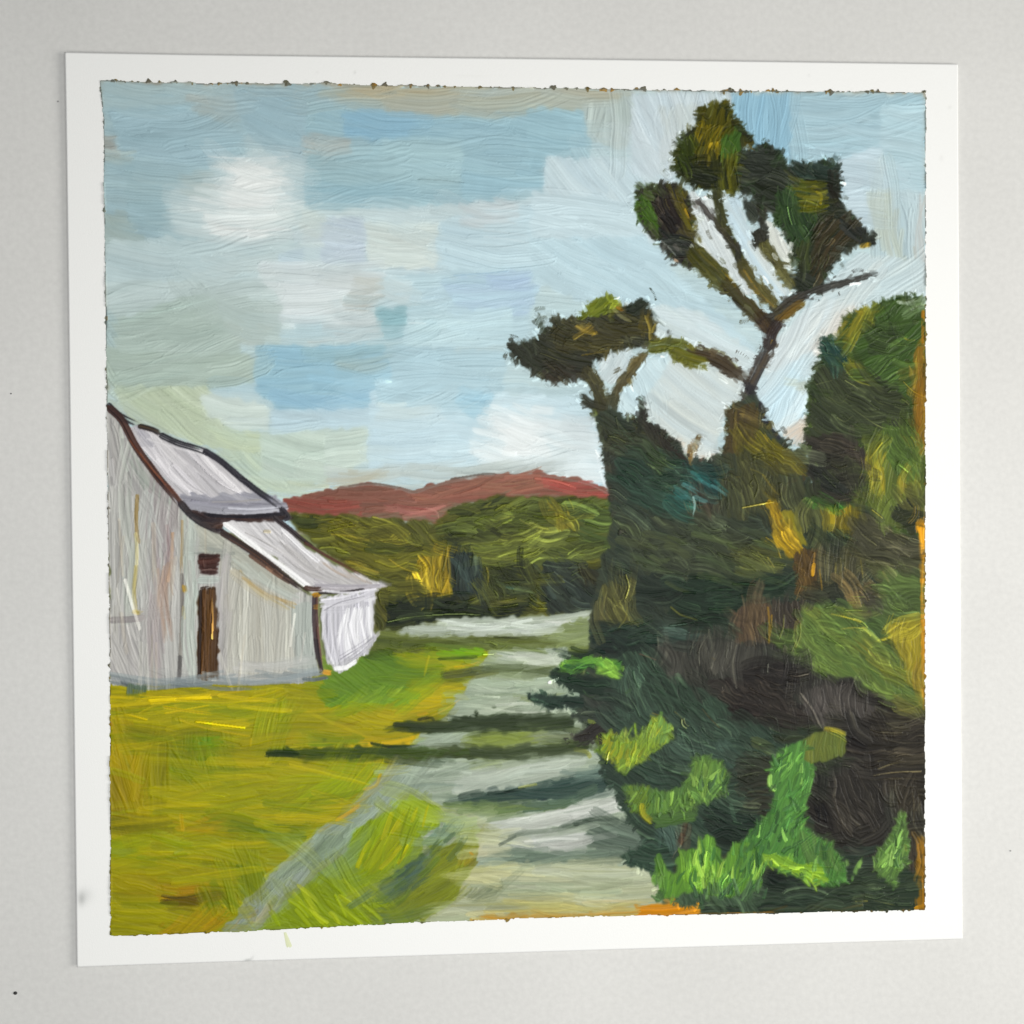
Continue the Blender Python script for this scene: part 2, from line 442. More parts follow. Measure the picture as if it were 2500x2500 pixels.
B(SKY, '#b2bfb4 #aebbaf #b6c1b5', 84, 15, '2112,480 2165,465 2215,650 2170,640', a0=.75)
B(SKY, '#b3a498', 90, 7, '2242,480 2254,480 2254,680 2244,680', a0=.5)
L(SKY, '#b79a6f', 6, '2228,605 2232,650', a0=.5)
F(SKY, '#bdd0d4 #c2d3d4 #b8cdd2', -30, 16, '2000,720 2090,620 2255,640 2255,780 2110,770 2040,800', bow=.05)
F(SKY, '#c7d4d6 #c3d1d5 #ccd5d3', -58, 16, '1865,900 1900,820 2000,730 2100,740 2060,800 2000,870 1960,1000 1860,960', bow=.03)
B(SKY, '#c7bfb4 #cbbfb2', -55, 10, '1975,850 2040,770 2090,745 2060,810 2000,860', a0=.6)
F(SKY, '#b7d4e0 #bdd8e2 #c2d6dc', -62, 15, '1850,930 1985,860 1980,960 1965,1030 1960,1080 1900,1050 1850,970', bow=.03)
B(SKY, '#b8c0ac', -5, 9, '1915,925 1975,925 1970,950 1915,945', a0=.6)
B(SKY, '#ccb9a4', -50, 9, '1915,1050 1970,1000 1960,1080 1935,1080', a0=.7)
# gaps between branches
F(SKY, '#cdd3d0 #c2cfd2 #c9d4d5', 62, 14, '1678,475 1740,480 1790,600 1830,720 1850,760 1800,690 1700,600', bow=.02)
F(SKY, '#d2d6cf #c9cfc6', 62, 14, '1865,540 1900,570 1940,640 1930,660 1890,620')
F(SKY, '#c0d4da #d0d8d4 #b9d2de', 58, 14, '1760,470 1800,480 1830,560 1900,690 1930,715 1890,750 1820,650', bow=.02)
F(SKY, '#c3d1d3 #bccdd0', -58, 13, '1460,880 1540,840 1545,860 1500,940 1470,930')
F(SKY, '#b8d2da #bcd3d8', 55, 14, '1500,960 1560,880 1640,880 1620,960 1540,1010 1510,1000')
F(SKY, '#c3cfce #c7d0ca #bdcdd0', 35, 15, '1560,1000 1640,880 1780,920 1830,970 1770,1000 1745,1110 1690,1125 1650,1080', bow=.05)
B(SKY, '#c9c0b0', 0, 10, '1590,1080 1640,1090 1690,1130 1740,1130 1750,1105 1680,1110 1650,1070', a0=.5)
L(SKY, '#d6e0e4', 10, '1455,1100 1465,1150 1478,1190', a0=.7)

# ----- red hills
F(HILL, '#8d5647 #8a5244 #95604f #7f5546', 2, 11, '692,1220 760,1207 830,1190 900,1181 960,1190 1005,1202 1060,1186 1100,1172 1180,1163 1310,1153 1360,1164 1420,1168 1487,1200 1492,1222 1430,1220 1200,1218 1120,1230 1090,1250 1085,1290 1050,1275 960,1266 800,1260 708,1255', bow=.03, over=3)
B(HILL, '#93493d #9a4a3f', 2, 10, '700,1222 790,1212 880,1225 870,1250 710,1248', a0=.8)
B(HILL, '#9b6150 #94664e #8c5b49', -6, 9, '1000,1205 1180,1166 1320,1158 1320,1195 1150,1205 1030,1225', a0=.7)
B(HILL, '#9f443d #a84a42', 5, 8, '1330,1168 1420,1174 1488,1206 1485,1216 1400,1200 1335,1195', a0=.7)
B(HILL, '#a76a60 #9d5f56', 8, 8, '950,1225 1075,1240 1090,1262 1060,1272 950,1245', a0=.7)
L(HILL, '#b98078', 4, '975,1221 1000,1225 1018,1226', a0=.5, thick=.6)
L(HILL, '#b5534b', 5, '960,1232 1010,1240 1050,1245', a0=.8)
L(HILL, '#c08476', 6, '1040,1240 1065,1250 1070,1270', a0=.7)
L(HILL, '#b55a52', 5, '1410,1175 1450,1187 1485,1207', a0=.5, thick=.5)
L(HILL, '#8f6a55', 5, '1000,1203 1050,1190 1110,1174 1180,1164 1250,1164', a0=.6)
L(HILL, '#5f4a3c', 6, '850,1188 910,1181 970,1190 1020,1203', a0=.6)
L(HILL, '#5c5148', 6, '1100,1170 1180,1158 1210,1158', a0=.7)
B(HILL, '#80705a #7b6c55', -3, 8, '830,1250 960,1262 1060,1272 1090,1245 1200,1210 1300,1208 1480,1222 1400,1216 1300,1204 1200,1206 1100,1232 1060,1262 960,1252', a0=.55)

# ----- woodland at the foot of the hills
F(WOOD, '#52531f #494b1e #5d5c22 #44481d', 4, 13, '690,1254 800,1257 1060,1276 1100,1244 1200,1212 1495,1218 1530,1500 1440,1500 1280,1500 930,1530 925,1430 900,1415 780,1330', bow=.04)
B(WOOD, '#2f381b #38401f', 10, 12, '715,1262 780,1262 760,1285 730,1285', a0=.8)
B(WOOD, '#79712a #857a2c #6f6a25', 3, 7, '770,1268 930,1272 930,1282 780,1280', a0=.7)
B(WOOD, '#67651f #5c5c1e #75702a', 12, 10, '780,1290 960,1290 1040,1340 1000,1400 900,1380', a0=.7)
B(WOOD, '#44491c #3e441c', 10, 11, '890,1320 1010,1330 1000,1355 900,1345', a0=.8)
B(WOOD, '#55562a #4d5224', 40, 10, '960,1275 1060,1280 1080,1310 1020,1330')
for a, c in (('810,1304 850,1308 900,1318', '#9a8c2c'), ('920,1320 970,1330 1010,1336', '#a5933a'), ('908,1357 940,1362 1000,1360', '#a08a26'), ('950,1365 980,1385 1020,1400', '#a8902f'),
             ('850,1370 900,1390 925,1398', '#8f7f2d'), ('980,1310 1000,1304', '#8c7f2c'), ('985,1284 1010,1306 1030,1325', '#7c7536'), ('860,1285 900,1287', '#8a7d2b'), ('1005,1328 1025,1332 1035,1340', '#c9b868')):
    L(WOOD, c, 6, a, a0=.8)
F(WOOD, '#8a7620 #9a8426 #6f651f #7f6f1e', 92, 9, '1075,1325 1092,1320 1106,1460 1010,1462 1012,1385 1040,1360', bow=.03)
for a in ('1093,1335 1098,1400 1080,1450', '1058,1380 1056,1420 1052,1450', '1020,1370 1040,1356 1050,1350'):
    L(WOOD, '#b09326', 9, a, c2='#8f7a22', a0=.85)
L(WOOD, '#a08a28', 7, '1068,1455 1105,1448', a0=.8)
L(WOOD, '#8c8034', 5, '1006,1408 1010,1440', a0=.8)
F(WOOD, '#4d5427 #566030 #465023', -6, 12, '1095,1300 1140,1230 1220,1215 1490,1220 1500,1350 1400,1370 1330,1375 1300,1400 1160,1395', bow=.06)
B(WOOD, '#2a301b #333a1e', -10, 10, '1110,1258 1180,1222 1260,1218 1160,1250 1170,1265', a0=.85)
B(WOOD, '#2b311d #23291a', 20, 10, '1075,1290 1150,1290 1160,1315 1110,1330', a0=.85)
B(WOOD, '#2e3219', 25, 9, '1185,1280 1230,1275 1250,1305 1230,1312', a0=.8)
B(WOOD, '#6c6f2d #62692c', -18, 7, '1170,1235 1265,1225 1255,1240 1190,1250', a0=.7)
B(WOOD, '#616a2f #6a7030', -8, 10, '1140,1320 1320,1290 1320,1350 1180,1370', a0=.7)
B(WOOD, '#8a7f28 #7d772a', 60, 7, '1335,1250 1360,1240 1395,1255 1390,1290 1370,1290', a0=.7)
B(WOOD, '#47562c #3f5029', 12, 11, '1400,1230 1495,1235 1500,1340 1420,1320', a0=.75)
L(WOOD, '#6f7436', 5, '1330,1365 1400,1345 1470,1370 1500,1380', a0=.7)
for a in ('1215,1270 1240,1262 1255,1260', '1270,1270 1300,1285 1340,1293', '1130,1335 1140,1350', '1150,1335 1158,1352'):
    L(WOOD, '#80803a', 5, a, a0=.7)
F(WOOD, '#242d2b #2b3531 #202823', 80, 11, '1098,1345 1150,1350 1180,1400 1180,1440 1112,1462', bow=.05)
L(WOOD, '#4a5f58', 5, '1120,1380 1130,1410 1160,1425', a0=.7)
L(WOOD, '#37524c', 5, '1112,1385 1118,1420 1122,1440', a0=.7)
F(WOOD, '#343a20 #2c331f #3d4222', 60, 10, '1175,1380 1300,1380 1310,1480 1180,1480')
B(WOOD, '#262b1c', 20, 9, '1225,1372 1285,1385 1270,1420 1235,1420', a0=.8)
L(WOOD, '#7a742f', 6, '1188,1385 1192,1405 1190,1430', a0=.7)
L(WOOD, '#33504f', 8, '1235,1432 1255,1436', a0=.7)
F(WOOD, '#2a3431 #2d352c #262d25', 40, 11, '1325,1372 1400,1370 1470,1400 1475,1470 1480,1495 1340,1495 1330,1430', bow=.06)
B(WOOD, '#302f20 #292a1c', 42, 9, '1370,1375 1455,1395 1468,1420 1440,1430', a0=.8)
L(WOOD, '#66725f', 4, '1352,1395 1375,1415 1405,1432', a0=.7)
F(WOOD, '#434423 #3b3f22', 70, 10, '1460,1380 1530,1370 1540,1500 1470,1500')
F(WOOD, '#474a20 #3f431e #33381c', 0, 11, '912,1445 1020,1455 1130,1462 1280,1455 1300,1490 1250,1512 930,1535', bow=.02)
F(WOOD, '#1f271a #272e1c #1b2319', -2, 10, '930,1480 980,1460 1100,1462 1140,1470 1260,1480 1295,1470 1280,1500 1240,1512 1100,1508 960,1528 928,1505', bow=.03)
L(WOOD, '#56613b', 4, '945,1518 1010,1505 1110,1498 1170,1500', a0=.7)
L(WOOD, '#7b7440', 4, '1215,1468 1250,1468', a0=.8)
L(WOOD, '#5a5f33', 4, '1200,1480 1260,1482', a0=.7)
F(WOOD, '#4c4d20 #3e4120 #5a5826', 70, 9, '905,1440 950,1455 940,1530 918,1560 912,1500')

# ----- lay in the ground
F(MEAD, '#7d8a4a #86924f', 0, 24, '272,1650 1000,1590 1700,1560 1720,2230 271,2284', thick=.4)
# ----- field beyond, meadow
F(FAR, '#5b6430 #525c2d #667038', 2, 13, '912,1540 1260,1550 1445,1490 1450,1600 1190,1605 915,1620', bow=.02)
F(FAR, '#a9b3a5 #b2bbac #9fab9a', -2, 10, '975,1535 1080,1512 1290,1506 1445,1492 1455,1515 1400,1540 1300,1550 1110,1550 980,1547', bow=.03)
B(FAR, '#c3cbc0 #bcc5bb', -2, 8, '1070,1515 1270,1512 1360,1520 1300,1540 1110,1540', a0=.8)
B(FAR, '#d0d4cb', -4, 7, '1330,1515 1390,1510 1370,1525', a0=.6)
F(FAR, '#7c8a58 #84916a #758252', 0, 10, '1370,1525 1440,1505 1445,1575 1380,1580 1340,1560')
B(FAR, '#48521f #3f4a24', 2, 8, '925,1560 1150,1562 1200,1580 1180,1595 930,1585', a0=.7)
L(FAR, '#23290f', 6, '1205,1555 1250,1556 1308,1555', a0=.9)
L(FAR, '#343c1c', 10, '1195,1576 1215,1580', a0=.8)
B(FAR, '#6c7a44 #5f6f3c', 0, 9, '1200,1570 1380,1565 1430,1590 1210,1600', a0=.7)
B(FAR, '#303c22 #3d4a28', 3, 9, '1360,1585 1440,1582 1440,1600 1370,1600', a0=.8)

F(MEAD, '#8c860b #918a0a #827f10 #978c08', 1, 20, '271,1650 640,1655 780,1650 830,1640 925,1600 1200,1590 1135,1690 1040,1790 940,1900 800,2020 640,2160 540,2274 271,2284', bow=.03, vary=.05)
B(MEAD, '#9d9008 #a8960a #928a0c', -2, 11, '276,1670 680,1680 640,1730 276,1760', a0=.84, vary=.06)
B(MEAD, '#7e8423 #868a2a #757b20', -3, 11, '440,1715 700,1700 680,1745 450,1760', a0=.84)
B(MEAD, '#6b6c19 #75721a', 4, 10, '350,1770 520,1780 480,1840 360,1840', a0=.84)
B(MEAD, '#9f8c0e #96850d', 70, 11, '276,1760 330,1765 345,1900 280,1900', a0=.84)
B(MEAD, '#a68f19 #9a871a #8c7f1a', 91, 11, '325,1840 362,1845 372,1990 328,1995', a0=.8)
B(MEAD, '#7f7a18 #8a8219', 91, 8, '370,1850 410,1860 410,1985 372,1990', a0=.84)
B(MEAD, '#8c7817 #837518', 80, 14, '274,1880 325,1900 325,2010 276,2010', a0=.84)
B(MEAD, '#6f7825 #68741f #7a8228', 70, 11, '415,1815 450,1800 575,1828 578,1890 500,1910 420,1895', a0=.85, bow=.1)
B(MEAD, '#868b46', 60, 8, '440,1870 560,1850 570,1880 480,1905', a0=.55)
B(MEAD, '#4f8a4e #5a8a45', 3, 8, '472,1797 530,1797 555,1812 500,1812', a0=.84)
B(MEAD, '#79842e #858b30', 100, 9, '630,1755 705,1748 712,1790 690,1810 622,1805', a0=.85, bow=.1)
for a in ('640,1760 632,1790 640,1815', '660,1755 652,1785 655,1805', '678,1752 672,1785'):
    L(MEAD, '#a3a04a', 6, a, a0=.7)
for a in ('400,1706 480,1700 600,1685', '440,1755 500,1775 610,1795', '520,1780 600,1794', '330,1740 290,1735 362,1755', '615,1800 612,1820', '650,1812 720,1798', '740,1738 790,1730 820,1725', '600,1775 480,1760'):
    L(MEAD, '#b39a1c', 7, a, c2='#9c8a1d', a0=.8)
L(MEAD, '#d1b73c', 6, '415,1706 480,1700 560,1690', a0=.8)
B(MEAD, '#8d8a0e #95900f #848312', 1, 12, '400,1900 720,1860 860,1870 780,1990 560,2010 400,1990', a0=.5)
L(MEAD, '#9fa03c', 6, '560,1922 640,1924 710,1926', a0=.75)
L(MEAD, '#97962f', 5, '470,1930 520,1938 550,1942', a0=.7)
B(MEAD, '#6b6a18 #736f19', 2, 11, '276,2000 400,1985 430,2005 276,2020', a0=.84)
B(MEAD, '#b28c12 #a98615 #97801a', -4, 11, '430,2000 540,1990 542,2025 450,2030', a0=.8)
L(MEAD, '#bb9617', 12, '445,1985 448,2025', a0=.7)
B(MEAD, '#999a52 #a2a25f #8d9143', 6, 12, '395,2040 540,2035 565,2068 440,2082', a0=.84)
B(MEAD, '#858d42 #7d8838', 5, 12, '275,2045 330,2055 350,2110 275,2110', a0=.84)
B(MEAD, '#6a7429 #55662c #718252', 3, 11, '548,2010 650,2000 735,2020 740,2080 715,2090 690,2045 600,2030', a0=.84)
B(MEAD, '#8f9e62 #a4b06f', 40, 9, '690,2040 738,2050 735,2090 712,2085', a0=.84)
B(MEAD, '#83842a #8c8b2e', 6, 11, '540,2050 700,2060 680,2110 560,2110', a0=.84)
B(MEAD, '#94860c #8c820d', 6, 14, '276,2110 520,2100 480,2180 276,2170', a0=.84)
B(MEAD, '#a3811a #98791a', 0, 12, '390,2165 520,2150 510,2190 395,2200', a0=.8)
B(MEAD, '#42361a #5b4a1b #33301f', 1, 7, '405,2180 500,2180 520,2205 410,2200', a0=.8)
B(MEAD, '#6c7730 #747c2c #65702e', 60, 12, '510,2170 560,2120 640,2110 650,2160 560,2230 500,2220', a0=.8)
B(MEAD, '#9b7f16 #8a7917', -45, 12, '400,2250 530,2210 560,2230 520,2272 400,2275', a0=.84)
L(MEAD, '#b08d1a', 10, '500,2262 530,2235 555,2215', a0=.7)
L(MEAD, '#9d8a1d', 6, '290,2175 320,2178 360,2176', a0=.7)
# green by the end wall
F(MEAD, '#627a34 #6a803a #5a7430', 20, 12, '795,1655 900,1600 940,1590 1040,1605 1050,1680 930,1720 800,1720 775,1690', bow=.1)
B(MEAD, '#79923a #86994a #6d8a35', -35, 9, '850,1690 1050,1670 1050,1705 930,1720 800,1722', a0=.84)
B(MEAD, '#97a325 #8f9a22 #a39a1c', -2, 11, '960,1595 1190,1585 1180,1600 1100,1625 1000,1620', a0=.85)
B(MEAD, '#6f9a2e', 10, 9, '1060,1590 1180,1580 1180,1595 1080,1600', a0=.84)
L(MEAD, '#a99c26', 9, '1048,1600 1042,1620 1036,1650', a0=.85)
L(MEAD, '#2f3b1e', 10, '1070,1608 1110,1606 1165,1604', a0=.9)
B(MEAD, '#3c4a22 #2f3f24', -5, 9, '890,1590 960,1585 950,1610 900,1615', a0=.85)
B(MEAD, '#a3951a #ad9a18 #968c1a', 0, 11, '1010,1660 1140,1670 1100,1720 1040,1750 930,1765 900,1755 1040,1700', a0=.85)
B(MEAD, '#4c5628 #5a6229', -2, 9, '1068,1645 1160,1632 1150,1655 1070,1662', a0=.8)
L(MEAD, '#c4a33a', 7, '1110,1628 1150,1622 1170,1615', a0=.8)
L(MEAD, '#d3b060', 6, '1030,1755 1080,1735 1125,1705', a0=.75)
L(MEAD, '#c9a227', 9, '1020,1746 1045,1740', a0=.8)
B(MEAD, '#b69c14 #a99318 #c0a016', 0, 10, '820,1790 1025,1788 1032,1812 860,1820', a0=.85)
B(MEAD, '#6d7a26 #7b8629', 8, 10, '760,1790 880,1795 860,1815 760,1815', a0=.84)
B(MEAD, '#7c6a45', -10, 6, '825,1765 875,1760 870,1770 820,1775', a0=.84)
B(MEAD, '#7d8a26 #878f27', -45, 11, '750,1880 880,1855 930,1890 900,1930 800,1960 760,1940', a0=.84, bow=.1)
L(MEAD, '#c39a1a', 11, '930,1885 918,1915 890,1925', a0=.8)
L(MEAD, '#d9961c', 13, '822,2000 850,1985 880,1963', c2='#c98a1c', a0=.9)
L(MEAD, '#c5921a', 9, '860,1970 900,1945 935,1918', a0=.8)
L(MEAD, '#b38c1a', 8, '780,2030 830,2000', a0=.6)

# ----- path
F(PATH, '#8d9a88 #95a390 #889683', -42, 17, '540,2273 650,2150 800,2010 950,1880 1050,1790 1140,1690 1200,1590 1380,1580 1420,1700 1400,1790 1200,1850 1060,1960 870,2100 700,2255', bow=.02)
F(PATH, '#98a693 #a3af9e #8d9c8a', -2, 14, '1200,1588 1370,1580 1440,1700 1500,1900 1600,2100 1640,2215 1100,2250 1000,2240 1040,2050 960,1960 960,1890 1060,1790 1140,1690', bow=.02)
B(PATH, '#b5beae #aeb8aa #c0c8bb', -1, 8, '1215,1590 1358,1590 1365,1618 1220,1626', a0=.8)
B(PATH, '#9cab98 #a9b5a2 #94a38c', -2, 9, '1190,1645 1345,1650 1330,1690 1120,1715 1120,1690', a0=.75)
L(PATH, '#bcc7b4', 6, '1200,1655 1260,1657 1310,1665', a0=.7)
L(PATH, '#c2ccba', 6, '1160,1695 1220,1700', a0=.7)
L(PATH, '#d0d7ca', 5, '1200,1730 1290,1738 1390,1730', a0=.8)
B(PATH, '#7b8a5f #86935e', 2, 9, '1260,1690 1370,1695 1350,1715 1270,1715', a0=.7)
B(PATH, '#a4b09d #b1baa8', 0, 9, '1150,1712 1260,1705 1250,1730 1140,1735', a0=.7)
L(PATH, '#47523a', 22, '1080,1650 1150,1640 1200,1632', c2='#5f6a3f')
L(PATH, '#515e3f', 20, '1190,1632 1270,1628 1350,1640', c2='#6e7b56')
B(PATH, '#5f6c45 #6b7850', 3, 8, '1160,1625 1360,1622 1355,1650 1180,1645', a0=.6)
B(PATH, '#79873c #82903c #6f7d3a', 0, 9, '1145,1782 1305,1782 1300,1818 1140,1822', a0=.85)
B(PATH, '#8d9b8a #98a596', -8, 10, '1035,1785 1150,1783 1140,1818 1030,1818', a0=.8)
B(PATH, '#7c8763 #8a9372', 0, 9, '1300,1785 1400,1782 1400,1812 1300,1815', a0=.8)
F(PATH, '#2d3823 #38452e #253020', -2, 10, '958,1775 1000,1758 1060,1766 1180,1745 1390,1748 1400,1772 1280,1778 1060,1785 965,1778', bow=.02)
L(PATH, '#161d12', 12, '962,1766 1000,1772 1040,1776', c2='#2a321f')
L(PATH, '#1b2216', 8, '1020,1756 1050,1750 1060,1756')
L(PATH, '#10160f', 6, '1205,1772 1240,1780 1270,1778')
L(PATH, '#4b5936', 16, '1280,1768 1350,1772 1430,1786', c2='#3b472f')
F(PATH, '#3c472c #465133 #323d28', -1, 9, '700,1828 900,1822 1000,1820 1150,1828 1300,1820 1420,1805 1450,1815 1380,1838 1240,1850 1060,1842 900,1848 720,1848', bow=.02)
L(PATH, '#2a3524', 9, '905,1812 950,1820 1030,1820', c2='#3d4a35')
B(PATH, '#3d4b3c #4a5a49', 6, 9, '930,1845 1100,1840 1090,1860 960,1865', a0=.7)
L(MEAD, '#414a20', 13, '720,1834 800,1833 905,1835', c2='#6a6a20', a0=.85)
L(MEAD, '#26331f', 22, '655,1835 680,1836 722,1836', c2='#3d4a28')
L(MEAD, '#65661d', 9, '560,1832 620,1828 660,1830', a0=.6)
L(MEAD, '#8d8a35', 5, '720,1815 800,1812 900,1814', a0=.7)
B(PATH, '#97a494 #a2ad9e #8a998a', -3, 11, '960,1880 1090,1850 1180,1855 1160,1915 1060,1935 930,1930', a0=.75)
F(PATH, '#adb8ae #b6bfb3 #a5b1a5', -7, 11, '1170,1872 1300,1858 1425,1835 1432,1852 1390,1880 1300,1905 1180,1935 1100,1935 1120,1900', bow=.02)
B(PATH, '#8c9b5a #97a552', 0, 7, '1160,1850 1240,1848 1235,1858 1170,1862', a0=.75)
L(PATH, '#a8a53c', 8, '1265,1922 1310,1912', a0=.7)
F(PATH, '#2f4340 #3a4d46 #27393a', -6, 11, '1115,1950 1180,1925 1290,1918 1390,1895 1480,1880 1485,1930 1380,1950 1200,1955 1140,1962', bow=.02)
B(PATH, '#687c74 #75877c', -3, 9, '1370,1880 1470,1862 1485,1895 1390,1895', a0=.8)
L(PATH, '#1b2924', 10, '1190,1935 1230,1932 1280,1925')
L(PATH, '#3b4a43', 16, '1120,1945 1150,1936 1180,1930', c2='#59685a')
F(PATH, '#5f7549 #6b7e4c #55694a', 2, 10, '1080,1960 1200,1955 1290,1965 1350,1960 1420,1940 1380,1970 1260,1992 1100,1985', bow=.03)
B(PATH, '#4c6152 #566a58', -6, 9, '1280,1955 1450,1925 1440,1950 1290,1985', a0=.7)
F(PATH, '#b4b9b4 #bdc2bc #a7afa8', -8, 10, '1195,2002 1300,1992 1400,1965 1500,1945 1530,1975 1480,1995 1400,2005 1250,2030 1190,2030', bow=.02)
B(PATH, '#c9ccc9 #c2c6c3', -10, 8, '1350,1985 1500,1955 1515,1975 1420,1995', a0=.7)
B(PATH, '#b4b79c #adb28e', 10, 9, '1150,1990 1250,2020 1230,2060 1170,2060', a0=.75)
L(PATH, '#4c584d', 13, '1240,2042 1290,2030 1350,2024 1420,2010', c2='#6e796a', a0=.6, dry=.7)
L(PATH, '#3e4a40', 14, '1400,2010 1450,1998 1510,2000', c2='#56645a')
L(PATH, '#454f47', 8, '1218,2060 1245,2045 1260,2036')
F(PATH, '#aeb2af #b7bab5 #a3a9a5', -3, 10, '1255,2045 1330,2032 1430,2030 1430,2068 1300,2075 1225,2068', bow=.02)
F(PATH, '#c0bfa0 #aeb296 #b8bb9e', 0, 10, '1130,2055 1220,2045 1230,2075 1140,2095')
F(PATH, '#5a6b5e #65766a #728072', -3, 11, '1205,2080 1300,2075 1430,2075 1560,2050 1600,2075 1500,2095 1250,2100', bow=.03)
F(PATH, '#a9b09b #a2a98b #b1b597 #9aa286', 1, 13, '1090,2120 1250,2105 1450,2098 1580,2110 1620,2180 1580,2215 1100,2245 1020,2245', bow=.02)
B(PATH, '#b9b98a #c0bd8c #adae78', 3, 10, '1100,2110 1260,2110 1230,2150 1120,2160', a0=.65)
B(PATH, '#aeab74 #b5ae6e', 4, 10, '1230,2190 1420,2195 1560,2200 1540,2222 1240,2232', a0=.7)
B(PATH, '#8f9a7c #87957e', 0, 9, '1180,2165 1500,2160 1500,2180 1200,2185', a0=.5)
B(PATH, '#7b8264 #6d775c', -40, 9, '1140,2180 1210,2150 1230,2165 1170,2200', a0=.6)
F(PATH, '#55645a #5f6d62 #4c5a51', 12, 12, '1430,2020 1520,1998 1600,2020 1640,2100 1620,2140 1520,2100 1450,2065', bow=.04, edge=16, a0=.7)
B(PATH, '#7f8a75 #6f7c6a', 6, 10, '1400,2075 1520,2085 1560,2105 1430,2100', a0=.6)
for a, c in (('1120,2135 1220,2130 1330,2136', '#c3c49a'), ('1150,2160 1260,2154 1400,2158', '#8d9880'), ('1240,2182 1360,2178 1500,2184', '#b9ba8c'), ('1100,2208 1230,2204 1380,2210', '#a9a868'), ('1300,2122 1420,2118 1540,2122', '#bcc2ae'),
             ('1180,2222 1300,2220 1420,2218', '#b5a85c'), ('1400,2145 1500,2140 1590,2150', '#97a08a'), ('1420,2200 1500,2196 1580,2202', '#b8ae88'), ('1240,1602 1300,1600 1350,1606', '#cdd3c8'), ('1150,1700 1230,1694 1310,1700', '#7d8c74'), ('1210,1720 1280,1716 1340,1722', '#cbd2c6'),
             ('1190,1880 1280,1868 1390,1850', '#c2c9c0'), ('1010,1890 1080,1880 1150,1886', '#b3bfb3'), ('980,1920 1060,1912 1130,1916', '#7e8f84'), ('1260,1998 1360,1980 1460,1960', '#d2d5d2'), ('1280,2052 1350,2045 1410,2046', '#c6c8c6')):
    L(PATH, c, 8, a, a0=.6)
# left branch of the path, grasses in the middle
B(PATH, '#8f9e92 #96a598 #889888', -38, 13, '800,2010 940,1900 1050,1890 1040,1930 930,1990 830,2060 760,2090', a0=.75)
B(PATH, '#7f917c #76896f', -42, 13, '680,2140 780,2040 860,2010 850,2070 770,2130', a0=.7)
B(PATH, '#8b9790 #8f9a90', -42, 12, '600,2210 690,2130 770,2110 740,2150 640,2230', a0=.75)
B(PATH, '#a09a7c #a59c78', -42, 9, '560,2262 660,2210 680,2215 600,2262', a0=.7)
B(PATH, '#8c9a92', -40, 12, '550,2268 600,2240 620,2268', a0=.7)
F(MEAD, '#7c8b2c #86952f #6f7e29', -62, 12, '860,2030 960,1965 1010,1945 1075,1975 1070,2010 1010,2050 1000,2110 880,2140 850,2110', bow=.05)
B(MEAD, '#8a9a3a #94a23e', 25, 10, '960,1960 1010,1945 1078,1980 1060,2010 960,1985', a0=.84)
B(MEAD, '#798417 #858c1e #a09326', -60, 8, '885,2100 930,2020 1000,1990 980,2060 930,2110 885,2130', a0=.84)
L(MEAD, '#98a82d', 6, '888,2075 895,2058 908,2045', a0=.8)
L(MEAD, '#b3b86c', 5, '970,2015 1000,1990 1020,1975', a0=.4)
B(MEAD, '#7f9440 #8a9a45', -30, 10, '855,2060 900,2025 880,2080', a0=.84)
B(MEAD, '#75894f #7f9058', -30, 12, '770,2130 880,2060 870,2150 780,2150', a0=.84)
F(MEAD, '#7c8a2b #859231 #727f28', 48, 12, '640,2262 690,2200 780,2140 880,2150 960,2150 1000,2220 960,2250 760,2262', bow=.06)
B(MEAD, '#a0a56a #989c58', -25, 10, '860,2190 960,2120 960,2160 880,2200', a0=.84)
F(MEAD, '#46564c #52635a #3d4c46', -40, 11, '925,2170 990,2105 1040,2090 1045,2130 990,2165 935,2180', bow=.05)
B(MEAD, '#6d7f70 #5f7163', -50, 11, '1040,2050 1090,2010 1110,2030 1080,2070', a0=.84)
F(MEAD, '#757b33 #7e8137 #6a6f33', -30, 12, '1050,2070 1160,2040 1160,2110 1100,2200 1040,2240 880,2250 980,2180 1030,2130', bow=.04)
B(MEAD, '#9aa06a #8c9358', 0, 10, '1080,1980 1170,2000 1160,2060 1100,2030', a0=.5)
B(MEAD, '#77733a #8a8038', -50, 10, '1120,2095 1165,2070 1160,2110', a0=.84)
L(MEAD, '#b8862c', 8, '1147,2077 1156,2084', a0=.8)
B(MEAD, '#5b6b4a', 0, 10, '930,2215 1010,2210 1000,2240 920,2245', a0=.84)

# ----- barn
F(BARN, '#b0b2b2 #a9aaab #b8babA', 91, 12, '266,1000 330,1085 430,1220 462,1252 545,1300 645,1370 748,1445 770,1465 770,1510 778,1645 745,1662 560,1668 273,1668', bow=.01)
B(BARN, '#a19fa3 #9b9b9e #a7a6a7', 75, 11, '270,1000 300,1050 350,1140 340,1210 275,1180', a0=.7)
B(BARN, '#b8bfba #aeb8b2', 90, 9, '300,1050 330,1150 335,1600 312,1600 310,1200', a0=.6)
B(BARN, '#9ba39e #94a09a', 55, 9, '318,1090 400,1190 440,1230 380,1220 335,1150', a0=.6)
B(BARN, '#9a9297 #938d92 #a39ca0', 90, 10, '372,1170 440,1230 440,1300 420,1420 400,1650 370,1650', a0=.65)
B(BARN, '#b9bdbd #b2b8b8', 90, 10, '345,1210 385,1210 380,1420 350,1480', a0=.7)
L(BARN, '#97804a', 10, '338,1208 336,1260 338,1300 343,1325', a0=.85, c2='#8a744a')
L(BARN, '#c3bb84', 9, '334,1300 337,1350 336,1380', a0=.7)
L(BARN, '#c4b464', 10, '336,1380 330,1440 335,1495', a0=.75, c2='#b8b08a')
L(BARN, '#b9a54f', 11, '328,1490 345,1495', a0=.8)
